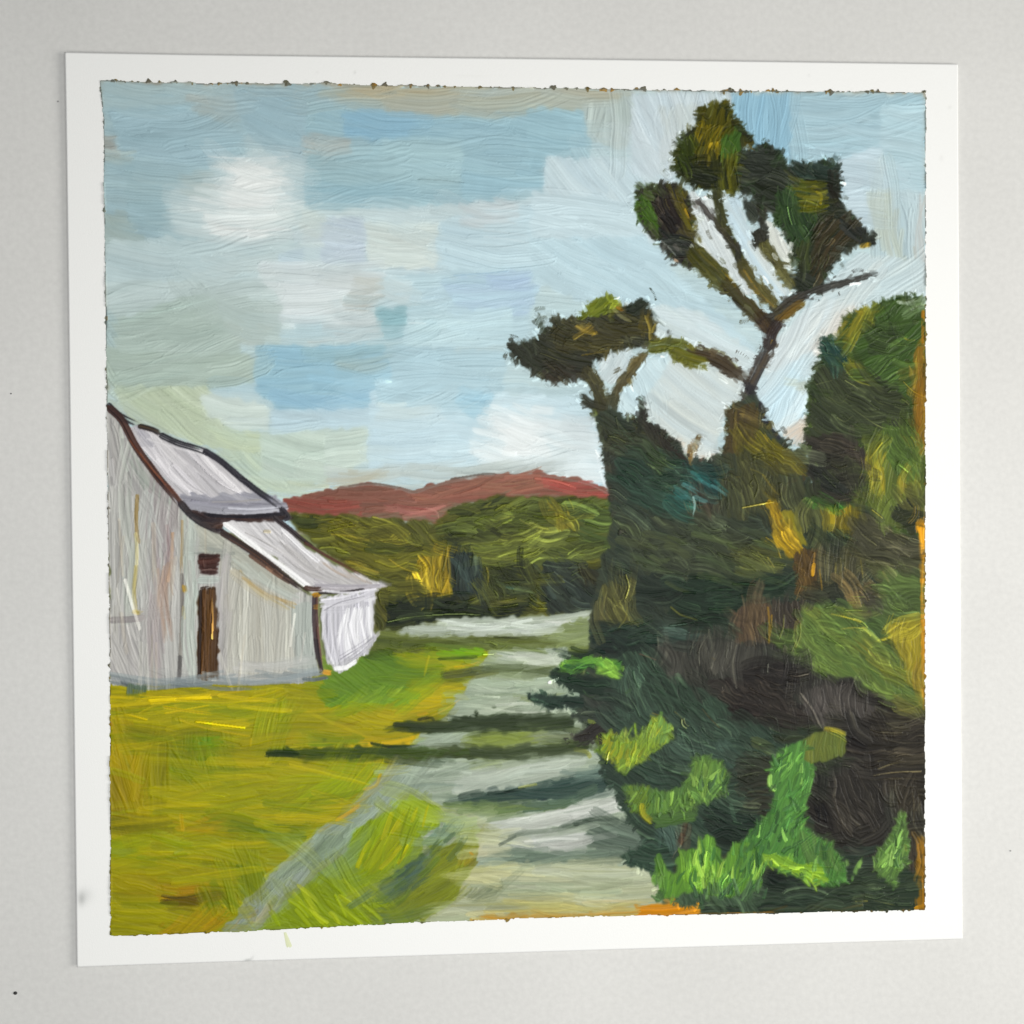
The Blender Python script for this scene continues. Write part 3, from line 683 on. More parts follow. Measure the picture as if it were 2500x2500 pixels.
L(BARN, '#98767c', 9, '410,1280 412,1340 408,1390', a0=.65)
L(BARN, '#b78f6c', 10, '424,1300 422,1370 412,1420', a0=.6)
B(BARN, '#b09a86 #a88d80', 90, 9, '390,1400 425,1380 420,1560 395,1560', a0=.55)
L(BARN, '#a28d66', 8, '448,1270 447,1330 445,1400', a0=.8)
L(BARN, '#5f5a58', 10, '446,1400 447,1480 444,1560 440,1650', a0=.75, c2='#8a8680')
L(BARN, '#4b4a4c', 12, '442,1600 440,1655', a0=.7)
L(BARN, '#b48f2c', 13, '452,1428 456,1446', a0=.9)
L(BARN, '#b09e55', 8, '450,1480 452,1510', a0=.7)
B(BARN, '#b7c2bd #aebab6', 90, 10, '456,1265 482,1275 484,1650 460,1650', a0=.75)
F(BARN, '#acb0a8 #b0b3aa #a5aaa2', 38, 10, '480,1272 540,1305 640,1372 740,1445 700,1450 560,1380 490,1345', bow=.02)
B(BARN, '#8f9694', 3, 9, '484,1340 540,1340 570,1352 540,1362 486,1356', a0=.7)
F(BARN, '#b4b6b1 #acaca3 #bcbeb7 #b0b1ab', 91, 9, '540,1370 620,1410 720,1470 725,1655 545,1660', bow=.01)
F(BARN, '#aab4b1 #a3adaa #b2bab7', 91, 10, '715,1475 766,1470 772,1640 720,1655', bow=.01)
B(BARN, '#b8a574 #b59c6a #b3ab88', 34, 8, '585,1400 640,1425 715,1475 700,1482 620,1440', a0=.65)
B(BARN, '#a9b3ae #b1bab5', 36, 10, '560,1360 640,1400 730,1460 690,1455 600,1400', a0=.6)
L(BARN, '#b8b08a', 9, '555,1450 556,1500', a0=.5)
B(BARN, '#a1a0a4 #aaa7ab', 90, 9, '533,1360 562,1365 560,1650 536,1650', a0=.6)
F(BARN, '#adadae #a5a4a8 #b4b4b4', 70, 10, '274,1530 335,1525 345,1660 274,1665')
B(BARN, '#c0c2c4 #b8babd', 0, 10, '600,1610 740,1610 760,1650 560,1655', a0=.5)
L(BARN, '#5d5860', 17, '274,1513 310,1511 356,1506', a0=.7, dry=.8, c2='#8a8486')
B(BARN, '#7f8a90 #8b979c #6d7a80', 2, 9, '274,1652 480,1648 780,1640 800,1655 640,1672 274,1672', a0=.7)
L(BARN, '#56626a', 14, '300,1662 330,1676 360,1680', a0=.75, c2='#7a8488')
L(BARN, '#6c7a82', 12, '420,1668 470,1672 520,1668', a0=.7)
L(BARN, '#59656c', 10, '740,1656 770,1658 800,1652', a0=.8)
B(MEAD, '#667061 #5d6a5a', 90, 11, '305,1675 360,1678 362,1700 315,1695', a0=.84)
# window, lintel, door
F(WIN, '#3d2724 #33211f #4a302b', 0, 8, '488,1352 536,1354 534,1402 490,1400', thick=.8)
L(WIN, '#6b5550', 5, '496,1392 514,1390 530,1391', a0=.8)
L(WIN, '#2a1d1c', 8, '490,1358 512,1356 534,1358')
L(WIN, '#594039', 5, '500,1366 500,1384', a0=.6)
L(BARN, '#b4bfbd', 20, '486,1416 510,1415 537,1414', c2='#a4b0ae')
F(DOOR, '#4b3522 #3e2b1d #5a3f25', 91, 7, '489,1434 532,1434 532,1656 485,1656', thick=.8, bow=.01)
L(DOOR, '#6d4f2a', 6, '508,1450 510,1520 506,1600', a0=.7)
L(DOOR, '#75592d', 5, '520,1460 522,1510 520,1560', a0=.6)
L(DOOR, '#2a1f1b', 8, '492,1440 490,1540 488,1650')
L(DOOR, '#332722', 9, '492,1437 512,1434 532,1438')
# roofs
F(ROOF, '#bfbcc0 #b7b4b9 #c8c5c7 #b2afb2', 46, 11, '318,1042 362,1044 442,1080 500,1100 548,1128 612,1186 690,1250 470,1252 436,1212 392,1150 342,1086', bow=.02)
B(ROOF, '#d2cfd2 #cac7cb', 50, 8, '355,1070 380,1080 480,1200 455,1205 400,1140', a0=.75)
L(ROOF, '#dcdadc', 7, '360,1072 420,1090 495,1112', a0=.8)
B(ROOF, '#a2a0a8 #aaa8ae', 40, 9, '335,1050 360,1050 375,1085 350,1090', a0=.8)
L(ROOF, '#8f8c90', 4, '425,1140 460,1180 500,1205', a0=.6)
L(ROOF, '#9a979a', 4, '480,1125 540,1180 590,1205', a0=.6)
F(ROOF, '#9696a1 #8b8b97 #a3a3ac #7d7c88', 4, 9, '440,1206 520,1212 600,1205 672,1206 702,1238 700,1256 600,1264 510,1260 462,1245', bow=.05)
L(ROOF, '#64636f', 6, '470,1222 540,1232 640,1232', a0=.7)
L(ROOF, '#b9bac4', 6, '560,1240 620,1243 680,1238', a0=.7)
L(ROOF, '#8a8684', 6, '520,1226 580,1224 640,1220', a0=.6)
F(LEAN, '#c3c1c3 #bbb9bb #cdcbcc', 42, 10, '524,1262 680,1262 702,1288 742,1332 805,1372 900,1412 948,1430 890,1442 765,1442 735,1418 680,1362 600,1315', bow=.04)
B(LEAN, '#a9a6a6 #b1aeac', 34, 8, '690,1330 800,1385 900,1420 880,1435 780,1420 700,1370', a0=.7)
L(LEAN, '#efefef', 16, '542,1272 600,1316 670,1370 755,1432', c2='#dcdcde', a0=.95, thick=2)
L(LEAN, '#e6e6e8', 11, '690,1290 730,1330 780,1370', c2='#cfced2', a0=.9, thick=1.8)
L(LEAN, '#deddde', 8, '580,1284 640,1300 700,1350', a0=.7)
L(LEAN, '#8d8a88', 4, '665,1290 700,1340 750,1375', a0=.6)
L(LEAN, '#918e8b', 4, '600,1300 650,1325 690,1350', a0=.6)
L(LEAN, '#b0a37f', 9, '645,1295 662,1297', a0=.6)
B(LEAN, '#b29f8e', 25, 7, '780,1375 870,1400 900,1416 840,1405', a0=.5)
B(LEAN, '#a7a2a8 #9c979e', 4, 7, '770,1420 940,1428 900,1440 780,1442', a0=.7)
L(LEAN, '#a09ca4', 8, '770,1428 850,1430 945,1428', c2='#b9b6bb')
F(ENDW, '#c6c5cc #cfced5 #bdbcc4', 88, 10, '788,1458 915,1440 914,1545 922,1560 895,1592 830,1642 802,1620 785,1530', bow=.02)
B(ENDW, '#d8d7dd #cbcad1', -14, 8, '790,1455 915,1440 912,1462 795,1480', a0=.8)
B(ENDW, '#efeff2 #e6e6ea', 88, 11, '835,1500 905,1490 905,1570 850,1600 832,1560', a0=.85)
B(ENDW, '#a9a8ae #c3c2c9', -38, 6, '828,1615 920,1548 922,1560 850,1622', a0=.7)
for a in ('832,1608 880,1578 918,1552', '840,1622 870,1602 905,1578', '830,1600 880,1570 905,1550'):
    L(ENDW, '#8f8d96', 4, a, a0=.7)
L(ENDW, '#f4f4f6', 8, '905,1460 908,1510 905,1550', a0=.8)
L(ENDW, '#f2f2f4', 12, '818,1632 845,1628 870,1612', a0=.9, thick=2)
L(ENDW, '#e4e3ea', 7, '790,1520 800,1580 815,1620', a0=.7)
L(ENDW, '#9b99a1', 4, '792,1490 830,1470 890,1455', a0=.6)
# eaves and edges in dark paint
L(EAVE, '#28272b', 18, '264,990 300,1022 345,1042', dry=.62, c2='#3a3738')
L(EAVE, '#2b2626', 14, '340,1040 380,1052 400,1066', dry=.62, c2='#4a3a26')
L(EAVE, '#222226', 16, '395,1062 440,1082 495,1100 515,1110', dry=.62, c2='#323236')
L(EAVE, '#242329', 16, '500,1100 545,1130 595,1172 640,1205 700,1250', dry=.62, c2='#38363c')
L(EAVE, '#2b2425', 19, '268,995 302,1030 332,1085 370,1140 410,1190 445,1232', dry=.62, c2='#4a3028')
L(EAVE, '#6b3f2b', 5, '320,1075 360,1130 400,1175 425,1205', dry=.62, a0=.8)
L(EAVE, '#8a5a44', 4, '345,1105 375,1145 400,1172', dry=.62, a0=.7)
L(EAVE, '#28262a', 19, '440,1225 465,1255 500,1280 545,1302', dry=.62, c2='#3a3230')
L(EAVE, '#332826', 17, '540,1298 590,1328 645,1365 700,1408 755,1446', dry=.62, c2='#241f20')
L(EAVE, '#6a4630', 4, '560,1315 620,1350 690,1405', dry=.62, a0=.7)
L(EAVE, '#4a342a', 10, '610,1355 660,1390 710,1422', dry=.62, a0=.8)
F(EAVE, '#33292a #2a2427 #40322c', 4, 9, '470,1248 540,1262 700,1256 715,1264 660,1272 540,1270 545,1300 520,1290')
L(EAVE, '#1f1d22', 10, '500,1256 580,1262 700,1254', dry=.62)
L(EAVE, '#3a2a26', 5, '530,1266 600,1268 660,1268', dry=.62, a0=.8)
L(EAVE, '#2c2a2e', 17, '690,1240 705,1262 690,1268', dry=.62, c2='#3d3a40')
L(EAVE, '#2e282a', 14, '670,1262 705,1290 745,1322 790,1350', dry=.62, c2='#3a3638')
L(EAVE, '#4a3028', 8, '745,1325 800,1358 850,1385 905,1415', dry=.62, c2='#2d2626')
L(EAVE, '#5a5a5c', 9, '925,1420 950,1428 968,1424', dry=.62, a0=.7)
L(EAVE, '#3d2c26', 14, '745,1434 770,1436 800,1432', dry=.62, c2='#2b2322')
L(EAVE, '#2a2628', 7, '780,1448 830,1446 890,1438', dry=.62, a0=.9)
L(ENDW, '#e9e8ee', 7, '790,1442 850,1447 920,1438', a0=.85)
L(EAVE, '#3a3134', 16, '772,1452 770,1500 774,1560 782,1640', dry=.62, c2='#5a4038')
L(EAVE, '#2b2628', 10, '772,1560 780,1610 790,1645', dry=.62)
L(EAVE, '#b07f22', 14, '764,1450 785,1448', dry=.62, a0=.9)
L(EAVE, '#c48f35', 14, '790,1638 815,1640', dry=.62, a0=.9, c2='#b58038')

def tuft(lb, cols, o, ang, ln, wd, a0=.92):
    a = math.radians(ang)
    q = np.array([float(v) for v in o.split(',')])
    e = q + np.array([math.cos(a), math.sin(a)]) * ln
    mm = (q + e) / 2 + rng.normal(size=2) * ln * .06
    cs = [hexc(c) for c in cols.split()]
    stroke(plane([q, mm, e]), wd, cs[rng.integers(len(cs))] * (1 + rng.normal() * .06), lab(lb), a0=a0, thick=1.7, taper=.5, vary=.07, dry=.4)


def tufts(lb, cols, pts, ang, n, ln=34, wd=9, spread=14):
    q = np.array([[float(v) for v in a.split(',')] for a in pts.split()])
    lo, hi = q.min(0), q.max(0)
    k = 0
    while k < n * .75:
        o = lo + rng.random(2) * (hi - lo)
        if inside(q, o[None])[0]:
            tuft(lb, cols, '%f,%f' % tuple(o), ang + rng.normal() * spread, ln * 1.25 * rng.uniform(.6, 1.3), wd * 1.45 * rng.uniform(.7, 1.3))
            k += 1


def fringe(lb, cols, pts, n, ln=20, wd=9, out=.5):
    """short flicks of the brush that break up an outline"""
    q = np.array([[float(v) for v in a.split(',')] for a in pts.split()])
    if np.sum(q[:, 0] * np.roll(q[:, 1], -1) - q[:, 1] * np.roll(q[:, 0], -1)) < 0:
        q = q[::-1]
    e = np.roll(q, -1, 0) - q
    le = np.hypot(e[:, 0], e[:, 1])
    for k in range(n):
        i = rng.choice(len(q), p=le / le.sum())
        nrm = np.array([e[i, 1], -e[i, 0]]) / le[i]
        o = q[i] + e[i] * rng.random() - nrm * ln * (1 - out) * rng.uniform(.5, 1)
        a = math.degrees(math.atan2(nrm[1], nrm[0])) + rng.normal() * 30
        tuft(lb, cols, '%f,%f' % tuple(o), a, ln * rng.uniform(.5, 1.1) * .8, wd * rng.uniform(.8, 1.5) * 1.25, .75)


# ----- tall pine
F(PINE, '#33361d #3b3d1b #2a2f1c', 80, 12, '1652,362 1702,305 1704,270 1745,262 1772,250 1785,285 1805,312 1838,345 1838,355 1812,365 1803,450 1790,475 1740,462 1700,462 1660,435 1640,412 1644,385', bow=.06)
B(PINE, '#4a4719 #3f4119 #55511b', 95, 9, '1705,272 1770,256 1785,300 1800,330 1720,350', a0=.8)
B(PINE, '#5f571a #776a1c #4f4c1a', 110, 7, '1700,310 1760,320 1770,370 1720,400 1690,380', a0=.7)
L(PINE, '#b59a20', 8, '1735,352 1728,365 1725,378', a0=.85)
L(PINE, '#c0a41f', 9, '1750,350 1745,364', a0=.85)
L(PINE, '#a08a20', 5, '1740,375 1752,385', a0=.7)
F(PINE, '#405d27 #3a5526', 100, 10, '1762,335 1805,322 1808,370 1790,395 1758,380')
B(PINE, '#5b5d1f #6d691f #4d521f', 90, 8, '1755,385 1800,390 1798,460 1760,470', a0=.7)
B(PINE, '#252a20 #1f231c', 15, 10, '1645,400 1700,380 1750,410 1745,460 1690,455', a0=.7)
B(PINE, '#2d3817 #37431d', 70, 10, '1645,390 1660,360 1700,340 1700,390 1660,420', a0=.6)
L(PINE, '#2c2e24', 9, '1700,312 1670,335 1640,352', taper=.5)
L(PINE, '#2a2c22', 10, '1785,300 1810,325 1838,348', taper=.4)
L(PINE, '#8a6a2a', 6, '1815,352 1834,350', a0=.8)
L(PINE, '#6b6f55', 4, '1640,345 1668,328 1700,308', a0=.5)
F(PINE, '#2b3028 #333830 #24291f', 20, 13, '1803,378 1840,368 1868,352 1892,372 1915,408 1962,405 2010,393 2040,408 2046,450 2050,505 2082,535 2112,562 2136,582 2134,606 2092,596 2050,622 2012,682 2002,715 1962,722 1930,700 1945,655 1930,605 1900,545 1872,505 1850,512 1840,480 1802,470', bow=.07)
F(PINE, '#30432a #384c2c #2a3b28', 75, 12, '1895,470 1960,440 1990,520 1985,600 1930,600 1890,540', bow=.06)
B(PINE, '#545619 #4a4e1d #63601f', 3, 8, '1930,435 2005,445 2010,520 1960,520', a0=.75)
L(PINE, '#8f831f', 8, '1990,470 2002,480 2000,500', a0=.7)
L(PINE, '#8a7f22', 5, '1960,505 1985,507 2005,505', a0=.7)
B(PINE, '#24302a #2f3c36', 15, 10, '1925,405 2035,400 2040,460 2020,440 1950,430', a0=.8)
B(PINE, '#201f1a #2a2922', 70, 10, '2020,430 2045,440 2050,510 2030,500', a0=.7)
B(PINE, '#3a3527 #443a2a #32301f', 130, 11, '1990,560 2060,520 2110,580 2050,620 2000,690 1970,640', a0=.75)
B(PINE, '#2e3827 #3c4424', 100, 10, '1930,600 1985,590 1970,660 1935,650', a0=.7)
B(PINE, '#2f322f #262a28', 40, 10, '2040,540 2110,565 2130,590 2080,590', a0=.8)
L(PINE, '#b5932c', 12, '2098,604 2122,600', a0=.9)
L(PINE, '#5c5f55', 5, '2060,535 2080,528', a0=.7)
B(PINE, '#3a3f38 #2c302a', 10, 10, '1808,385 1860,360 1890,390 1870,440 1810,440', a0=.7)
F(PINE, '#30352e #3b403a', 60, 11, '1812,490 1850,495 1850,540 1825,540')
F(PINE, '#33332c #2b2c26', 95, 11, '1845,500 1870,500 1868,600 1838,606 1835,575 1855,560')
F(PINE, '#2b2a25 #231f1f #33332a', 65, 12, '1552,468 1600,452 1642,452 1680,478 1690,535 1692,600 1708,640 1690,655 1650,640 1600,590 1560,540', bow=.06)
F(PINE, '#3f5b23 #486427 #385122', 65, 11, '1553,475 1575,480 1602,530 1600,575 1590,570 1560,538 1550,505')
B(PINE, '#5b6a4a #4c5c33', 30, 8, '1555,460 1600,455 1625,480 1580,490', a0=.7)
B(PINE, '#5c5720 #70651d #4d4a20', 65, 9, '1630,452 1665,465 1690,535 1700,600 1685,590 1660,510', a0=.8)
L(PINE, '#a5851f', 7, '1670,512 1680,535', a0=.8)
B(PINE, '#1f1d1d #2b2523', 60, 9, '1600,480 1640,480 1670,560 1660,590 1610,560', a0=.7)
B(PINE, '#2a302c #353a36', 20, 9, '1605,570 1680,580 1680,620 1640,630', a0=.7)
L(PINE, '#c9a988', 8, '1640,632 1655,640', a0=.6)
L(PINE, '#cfd4d0', 5, '1612,588 1630,605 1648,625', a0=.7)
CROWN = ['1652,362 1702,305 1704,270 1745,262 1772,250 1785,285 1805,312 1838,345 1838,355 1812,365 1803,450 1790,475 1740,462 1700,462 1660,435 1640,412 1644,385',
         '1803,378 1840,368 1868,352 1892,372 1915,408 1962,405 2010,393 2040,408 2046,450 2050,505 2082,535 2112,562 2136,582 2134,606 2092,596 2050,622 2012,682 2002,715 1962,722 1930,700 1945,655 1930,605 1900,545 1872,505 1850,512 1840,480 1802,470',
         '1552,468 1600,452 1642,452 1680,478 1690,535 1692,600 1708,640 1690,655 1650,640 1600,590 1560,540']
fringe(PINE, '#33371d #3d4020 #2a2f1c #4a4a1e', CROWN[0], 60, 20, 8)
fringe(PINE, '#2b3028 #333830 #2f4029', CROWN[1], 90, 20, 9)
fringe(PINE, '#2b2a25 #33332a #3f4a26', CROWN[2], 50, 18, 8)
# its limbs
L(TRUNK, '#41421f', 50, '1688,608 1730,655 1775,700', c2='#5c531d')
L(TRUNK, '#3d3a20', 36, '1765,690 1810,735 1862,785', c2='#3a3120')
L(TRUNK, '#2a2824', 11, '1755,700 1790,735 1840,785', a0=.8)
L(TRUNK, '#9a7d22', 7, '1760,660 1785,690 1795,705', a0=.7)
L(TRUNK, '#2e3022', 23, '1745,468 1762,540 1788,600 1812,650', c2='#43441f')
L(TRUNK, '#2c2c26', 15, '1800,600 1800,640 1812,680', a0=.9)
L(TRUNK, '#504c29', 30, '1805,640 1840,695 1885,745 1902,772', c2='#4a4424')
L(TRUNK, '#8a7030', 7, '1812,660 1850,715 1885,750', a0=.7)
L(TRUNK, '#34302c', 18, '1700,492 1735,535 1770,580 1800,620', c2='#55504a', a0=.85)
L(TRUNK, '#56532f', 28, '1858,596 1895,645 1935,705', c2='#4a4a28')
L(TRUNK, '#2c2d26', 10, '1868,625 1890,650', a0=.8)
L(TRUNK, '#34342f', 28, '1870,790 1920,745 1960,722', c2='#45382a')
L(TRUNK, '#3b3a36', 23, '1950,728 2010,704 2080,686 2140,670', c2='#2c2e2c', taper=.45)
L(TRUNK, '#6d5220', 22, '1900,785 1935,755 1958,738', c2='#6a5a22')
L(TRUNK, '#33291f', 36, '1845,765 1875,800 1880,815', c2='#5a4520')
L(TRUNK, '#30292a', 30, '1898,785 1882,815 1874,850', c2='#4a3a22')
L(TRUNK, '#34302e', 30, '1884,832 1860,880 1836,925 1806,985', c2='#4b4238')
L(TRUNK, '#5d5240', 8, '1875,860 1850,905 1830,940', a0=.6)
L(TRUNK, '#c09a2c', 10, '1888,832 1886,846', a0=.8)
L(TRUNK, '#252529', 22, '1822,940 1845,985 1850,1015')
L(TRUNK, '#22232a', 26, '1846,985 1865,1025 1895,1070 1932,1108', taper=.5, c2='#30302e')
L(TRUNK, '#3a3024', 33, '1672,862 1720,872 1770,895 1825,935', c2='#2d2a20')
L(TRUNK, '#55482f', 8, '1690,860 1740,875 1790,905', a0=.6)
# ----- low pine
L(PIN2, '#50561f', 36, '1580,850 1630,848 1690,866', c2='#6f661f')
L(PIN2, '#595b1e', 34, '1640,860 1680,878 1725,890', c2='#6b6520')
L(PIN2, '#4d5324', 8, '1640,830 1670,835 1690,850', a0=.8)
L(PIN2, '#71712a', 8, '1690,850 1760,862 1800,900', a0=.5)
F(PIN2, '#2d2e25 #34362a #262820', 20, 12, '1238,862 1248,842 1305,840 1312,820 1345,810 1350,785 1400,782 1440,765 1500,760 1520,752 1560,735 1572,735 1588,765 1600,800 1590,838 1540,848 1490,860 1445,885 1430,930 1400,915 1365,932 1320,922 1262,882', bow=.07)
fringe(PIN2, '#2d2e25 #34362a #262820 #3a3a26', '1238,862 1248,842 1305,840 1312,820 1345,810 1350,785 1400,782 1440,765 1500,760 1520,752 1560,735 1572,735 1588,765 1600,800 1590,838 1540,848 1490,860 1445,885 1430,930 1400,915 1365,932 1320,922 1262,882', 90, 22, 9)
B(PIN2, '#3d3a23 #444024 #353421', 10, 10, '1350,790 1560,770 1590,810 1500,850 1360,860', a0=.6)
F(PIN2, '#626d20 #6c7522 #566220', -35, 10, '1408,775 1445,738 1480,722 1500,732 1518,755 1500,764 1440,772')
L(PIN2, '#b07c2c', 9, '1505,748 1520,758', a0=.8)
F(PIN2, '#22281f #2e332a', -40, 10, '1525,752 1562,733 1575,735 1580,760 1550,775')
B(PIN2, '#6b5a20 #4a4420', 90, 7, '1558,775 1590,780 1590,805 1560,805', a0=.6)
for a in ('1420,812 1435,800', '1432,815 1448,803', '1444,822 1458,812'):
    L(PIN2, '#a08126', 5, a, a0=.75)
B(PIN2, '#27291f #2f3328', 45, 10, '1240,850 1330,840 1340,920 1300,910', a0=.6)
L(PIN2, '#2d3325', 13, '1308,780 1325,800 1335,815', c2='#5a6040')
L(PIN2, '#33382a', 9, '1360,785 1368,780', a0=.8)
L(PIN2, '#4a543a', 5, '1310,778 1340,775', a0=.6)
B(PIN2, '#2f2c26 #3b352a', 30, 9, '1320,900 1390,890 1430,930 1410,930 1350,935', a0=.7)
L(PIN2, '#7d6a28', 5, '1420,868 1470,860 1510,850', a0=.6)
L(PIN2, '#5d6a63', 8, '1590,760 1610,785 1625,800', a0=.5)
L(TRUN2, '#3a3826', 35, '1428,900 1458,945 1468,1000', c2='#4d4a2a')
L(TRUN2, '#403e2a', 32, '1462,970 1475,1020 1480,1060', c2='#33331f')
L(TRUN2, '#4f4930', 23, '1570,862 1540,905 1508,950 1490,990', c2='#3a3526', taper=-.25)
L(TRUN2, '#776532', 12, '1560,870 1530,910', a0=.5)
L(TRUN2, '#8d7a3a', 19, '1480,938 1484,955', a0=.7)
L(TRUN2, '#3d4030', 32, '1496,970 1490,1010 1500,1050', c2='#2f3526')
L(TRUN2, '#2b2c22', 23, '1418,968 1440,985 1475,995', c2='#3b3b2a')
L(TRUN2, '#5a6426', 11, '1448,1000 1458,1040 1468,1070', a0=.8)

# ----- thicket
F(THICK, '#30382f #2b332c #373c2e', 25, 16, '1500,1240 1760,1200 1960,1180 2100,1200 2257,1200 2257,2216 1640,2232 1590,2080 1470,1880 1440,1500', thick=.5)
F(THICK, '#2f3730 #2a332d #363d31', 25, 15, '1458,1010 1500,1005 1530,1030 1560,1022 1600,1048 1640,1075 1680,1125 1752,1122 1772,1090 1772,1000 1800,978 1845,968 1850,1005 1880,1050 1935,1108 1965,1080 1985,1260 1960,1420 1960,1760 1640,1780 1440,1790 1400,1740 1440,1600 1440,1500 1520,1480 1500,1300 1488,1210', bow=.08)
F(THICK, '#2f2e2a #26261f #3a372c', 85, 11, '1468,1060 1500,1050 1520,1200 1488,1200', bow=.03)
F(THICK, '#33362a #2b2f24 #3d3c28', 35, 11, '1470,1040 1560,1020 1600,1080 1560,1090 1490,1080', bow=.1)
L(THICK, '#7f7a4a', 12, '1530,1015 1548,1022', a0=.6)
L(THICK, '#22261f', 13, '1562,968 1565,1000 1558,1060', c2='#3a3a30')
L(THICK, '#2c2a26', 15, '1570,1000 1590,1050 1640,1100', c2='#3c3630')
F(THICK, '#26241f #2f2b27', 48, 11, '1575,1030 1640,1070 1680,1125 1650,1140 1590,1080')
L(THICK, '#5e4a2c', 14, '1705,1062 1695,1090 1685,1130', c2='#2c2a22', taper=-.4)
L(THICK, '#b3803a', 8, '1690,1075 1684,1098', a0=.7)
L(THICK, '#8a6a38', 13, '1682,1100 1685,1135', a0=.8)
L(THICK, '#4a352c', 10, '1690,1128 1720,1122 1760,1122', a0=.9)
F(THICK, '#28382f #2d3f36 #233029', 20, 12, '1500,1100 1620,1090 1700,1150 1700,1240 1600,1260 1510,1200', bow=.08)
B(THICK, '#4a5232 #3c4630', 45, 8, '1550,1100 1620,1110 1620,1150 1580,1140', a0=.6)
F(THICK, '#233f3f #2c4b4a #1e3533', 25, 10, '1650,1170 1700,1140 1760,1150 1775,1190 1770,1230 1730,1200 1690,1190')
L(THICK, '#5f8f93', 6, '1748,1175 1758,1195 1768,1222', a0=.75)
F(THICK, '#22403a #2d4f4a', 20, 9, '1620,1210 1690,1200 1700,1250 1690,1270 1640,1245')
L(THICK, '#7f9c9e', 6, '1688,1205 1694,1225 1692,1262', a0=.75)
B(THICK, '#3c352e #453c30', 60, 9, '1700,1195 1770,1230 1760,1280 1700,1270', a0=.75)
F(THICK, '#423926 #4f4426 #372f24', 92, 11, '1772,1005 1845,985 1850,1060 1830,1110 1775,1120', bow=.03)
F(THICK, '#56521f #474622 #625a20', 30, 10, '1790,1090 1850,1060 1935,1108 1950,1150 1860,1150', bow=.08)
L(THICK, '#a88d26', 10, '1862,1062 1872,1080', a0=.75)
F(THICK, '#3a3c28 #40412a #34392c', 75, 12, '1760,1110 1830,1110 1960,1160 1960,1240 1760,1280')
B(THICK, '#4c4928 #5a5326', 30, 8, '1850,1110 1960,1110 1970,1160 1880,1150', a0=.7)
L(THICK, '#77682a', 7, '1860,1160 1885,1195 1900,1210', a0=.7)
L(THICK, '#6d6330', 6, '1765,1240 1800,1220 1860,1210', a0=.6)
L(THICK, '#8f8240', 5, '1808,1240 1850,1232 1885,1226', a0=.75)
F(THICK, '#33392c #3a4031 #2f352c', 24, 12, '1510,1290 1640,1250 1780,1270 1880,1310 1900,1400 1700,1420 1560,1400', bow=.1)
for a in ('1650,1310 1690,1340 1760,1365', '1600,1340 1660,1375 1720,1390', '1700,1270 1760,1310 1880,1330', '1560,1350 1620,1400 1690,1412', '1520,1310 1540,1340 1550,1370', '1740,1260 1800,1300 1860,1325', '1640,1280 1700,1320 1740,1335'):
    L(THICK, '#5c6552', 4, a, a0=.55)
L(THICK, '#1f241e', 6, '1745,1262 1800,1295 1880,1330', a0=.6)
B(THICK, '#464a2a #4d4f2d', 20, 11, '1780,1330 1900,1320 1930,1380 1800,1400', a0=.65)
L(THICK, '#7d7536', 5, '1870,1360 1885,1385', a0=.7)
F(THICK, '#8a6f1e #93781f #6d5c22', 58, 10, '1870,1228 1895,1222 1910,1280 1960,1335 1955,1360 1930,1365 1885,1310', bow=.1)
F(THICK, '#7d7524 #6b6624 #857a2a', 65, 9, '1900,1248 1950,1250 1965,1330 1935,1320', bow=.06)
F(THICK, '#51512f #454a30', 90, 9, '1940,1245 2020,1245 2015,1290 1960,1300')
F(THICK, '#3c6b2d #48752f #356029', 5, 9, '1958,1222 2010,1205 2060,1228 2100,1238 2040,1242 1965,1240')
F(THICK, '#80711d #6b601e #8f7d22', 92, 9, '2008,1245 2100,1240 2100,1285 2060,1300 2025,1292')
F(THICK, '#262f25 #2f372a #20271f', 35, 11, '1965,1290 2030,1285 2090,1310 2060,1345 2000,1350 1968,1330', bow=.08)
L(THICK, '#70643a', 5, '2060,1275 2085,1290 2095,1305', a0=.7)
F(THICK, '#40402f #47463a #36362b', 18, 11, '2090,1250 2130,1250 2200,1310 2245,1330 2248,1400 2140,1400 2090,1370 2070,1330', bow=.1)
for a in ('2130,1300 2170,1330 2230,1345', '2120,1330 2180,1350 2240,1362', '2140,1270 2180,1300 2240,1320'):
    L(THICK, '#6a6450', 4, a, a0=.55)
F(THICK, '#4a3a22 #574425 #3d3122', 88, 9, '1935,1345 2008,1340 2005,1445 1945,1450', bow=.03)
L(THICK, '#b08322', 10, '1985,1375 1982,1405', a0=.9)
L(THICK, '#a07a28', 6, '1998,1390 2002,1420 2004,1440', a0=.8)
L(THICK, '#8a6527', 7, '1986,1348 1984,1372', a0=.8)
F(THICK, '#454330 #3b3b2f #4f4b30', 91, 9, '2005,1355 2110,1355 2112,1420 2060,1440 2010,1430', bow=.02)
L(THICK, '#857a38', 5, '2098,1365 2104,1410', a0=.75)
L(THICK, '#7d7236', 6, '2038,1372 2036,1400', a0=.6)
F(THICK, '#2c2f28 #25281f', -20, 10, '2010,1430 2110,1405 2140,1430 2040,1460 1990,1470')
F(THICK, '#66573a #564a34 #776544', 50, 9, '2050,1440 2120,1420 2115,1490 2090,1500')
F(THICK, '#393631 #312e2b #46413a', 25, 11, '2110,1440 2180,1430 2190,1500 2120,1510 2090,1495')
F(THICK, '#3f4230 #494b33', 20, 12, '2110,1370 2245,1390 2245,1440 2160,1440')
L(THICK, '#767044', 9, '2150,1395 2165,1420', a0=.6)
F(THICK, '#232b26 #2b332c #1f2722', 6, 11, '1525,1425 1600,1402 1640,1420 1640,1475 1560,1475', bow=.05)
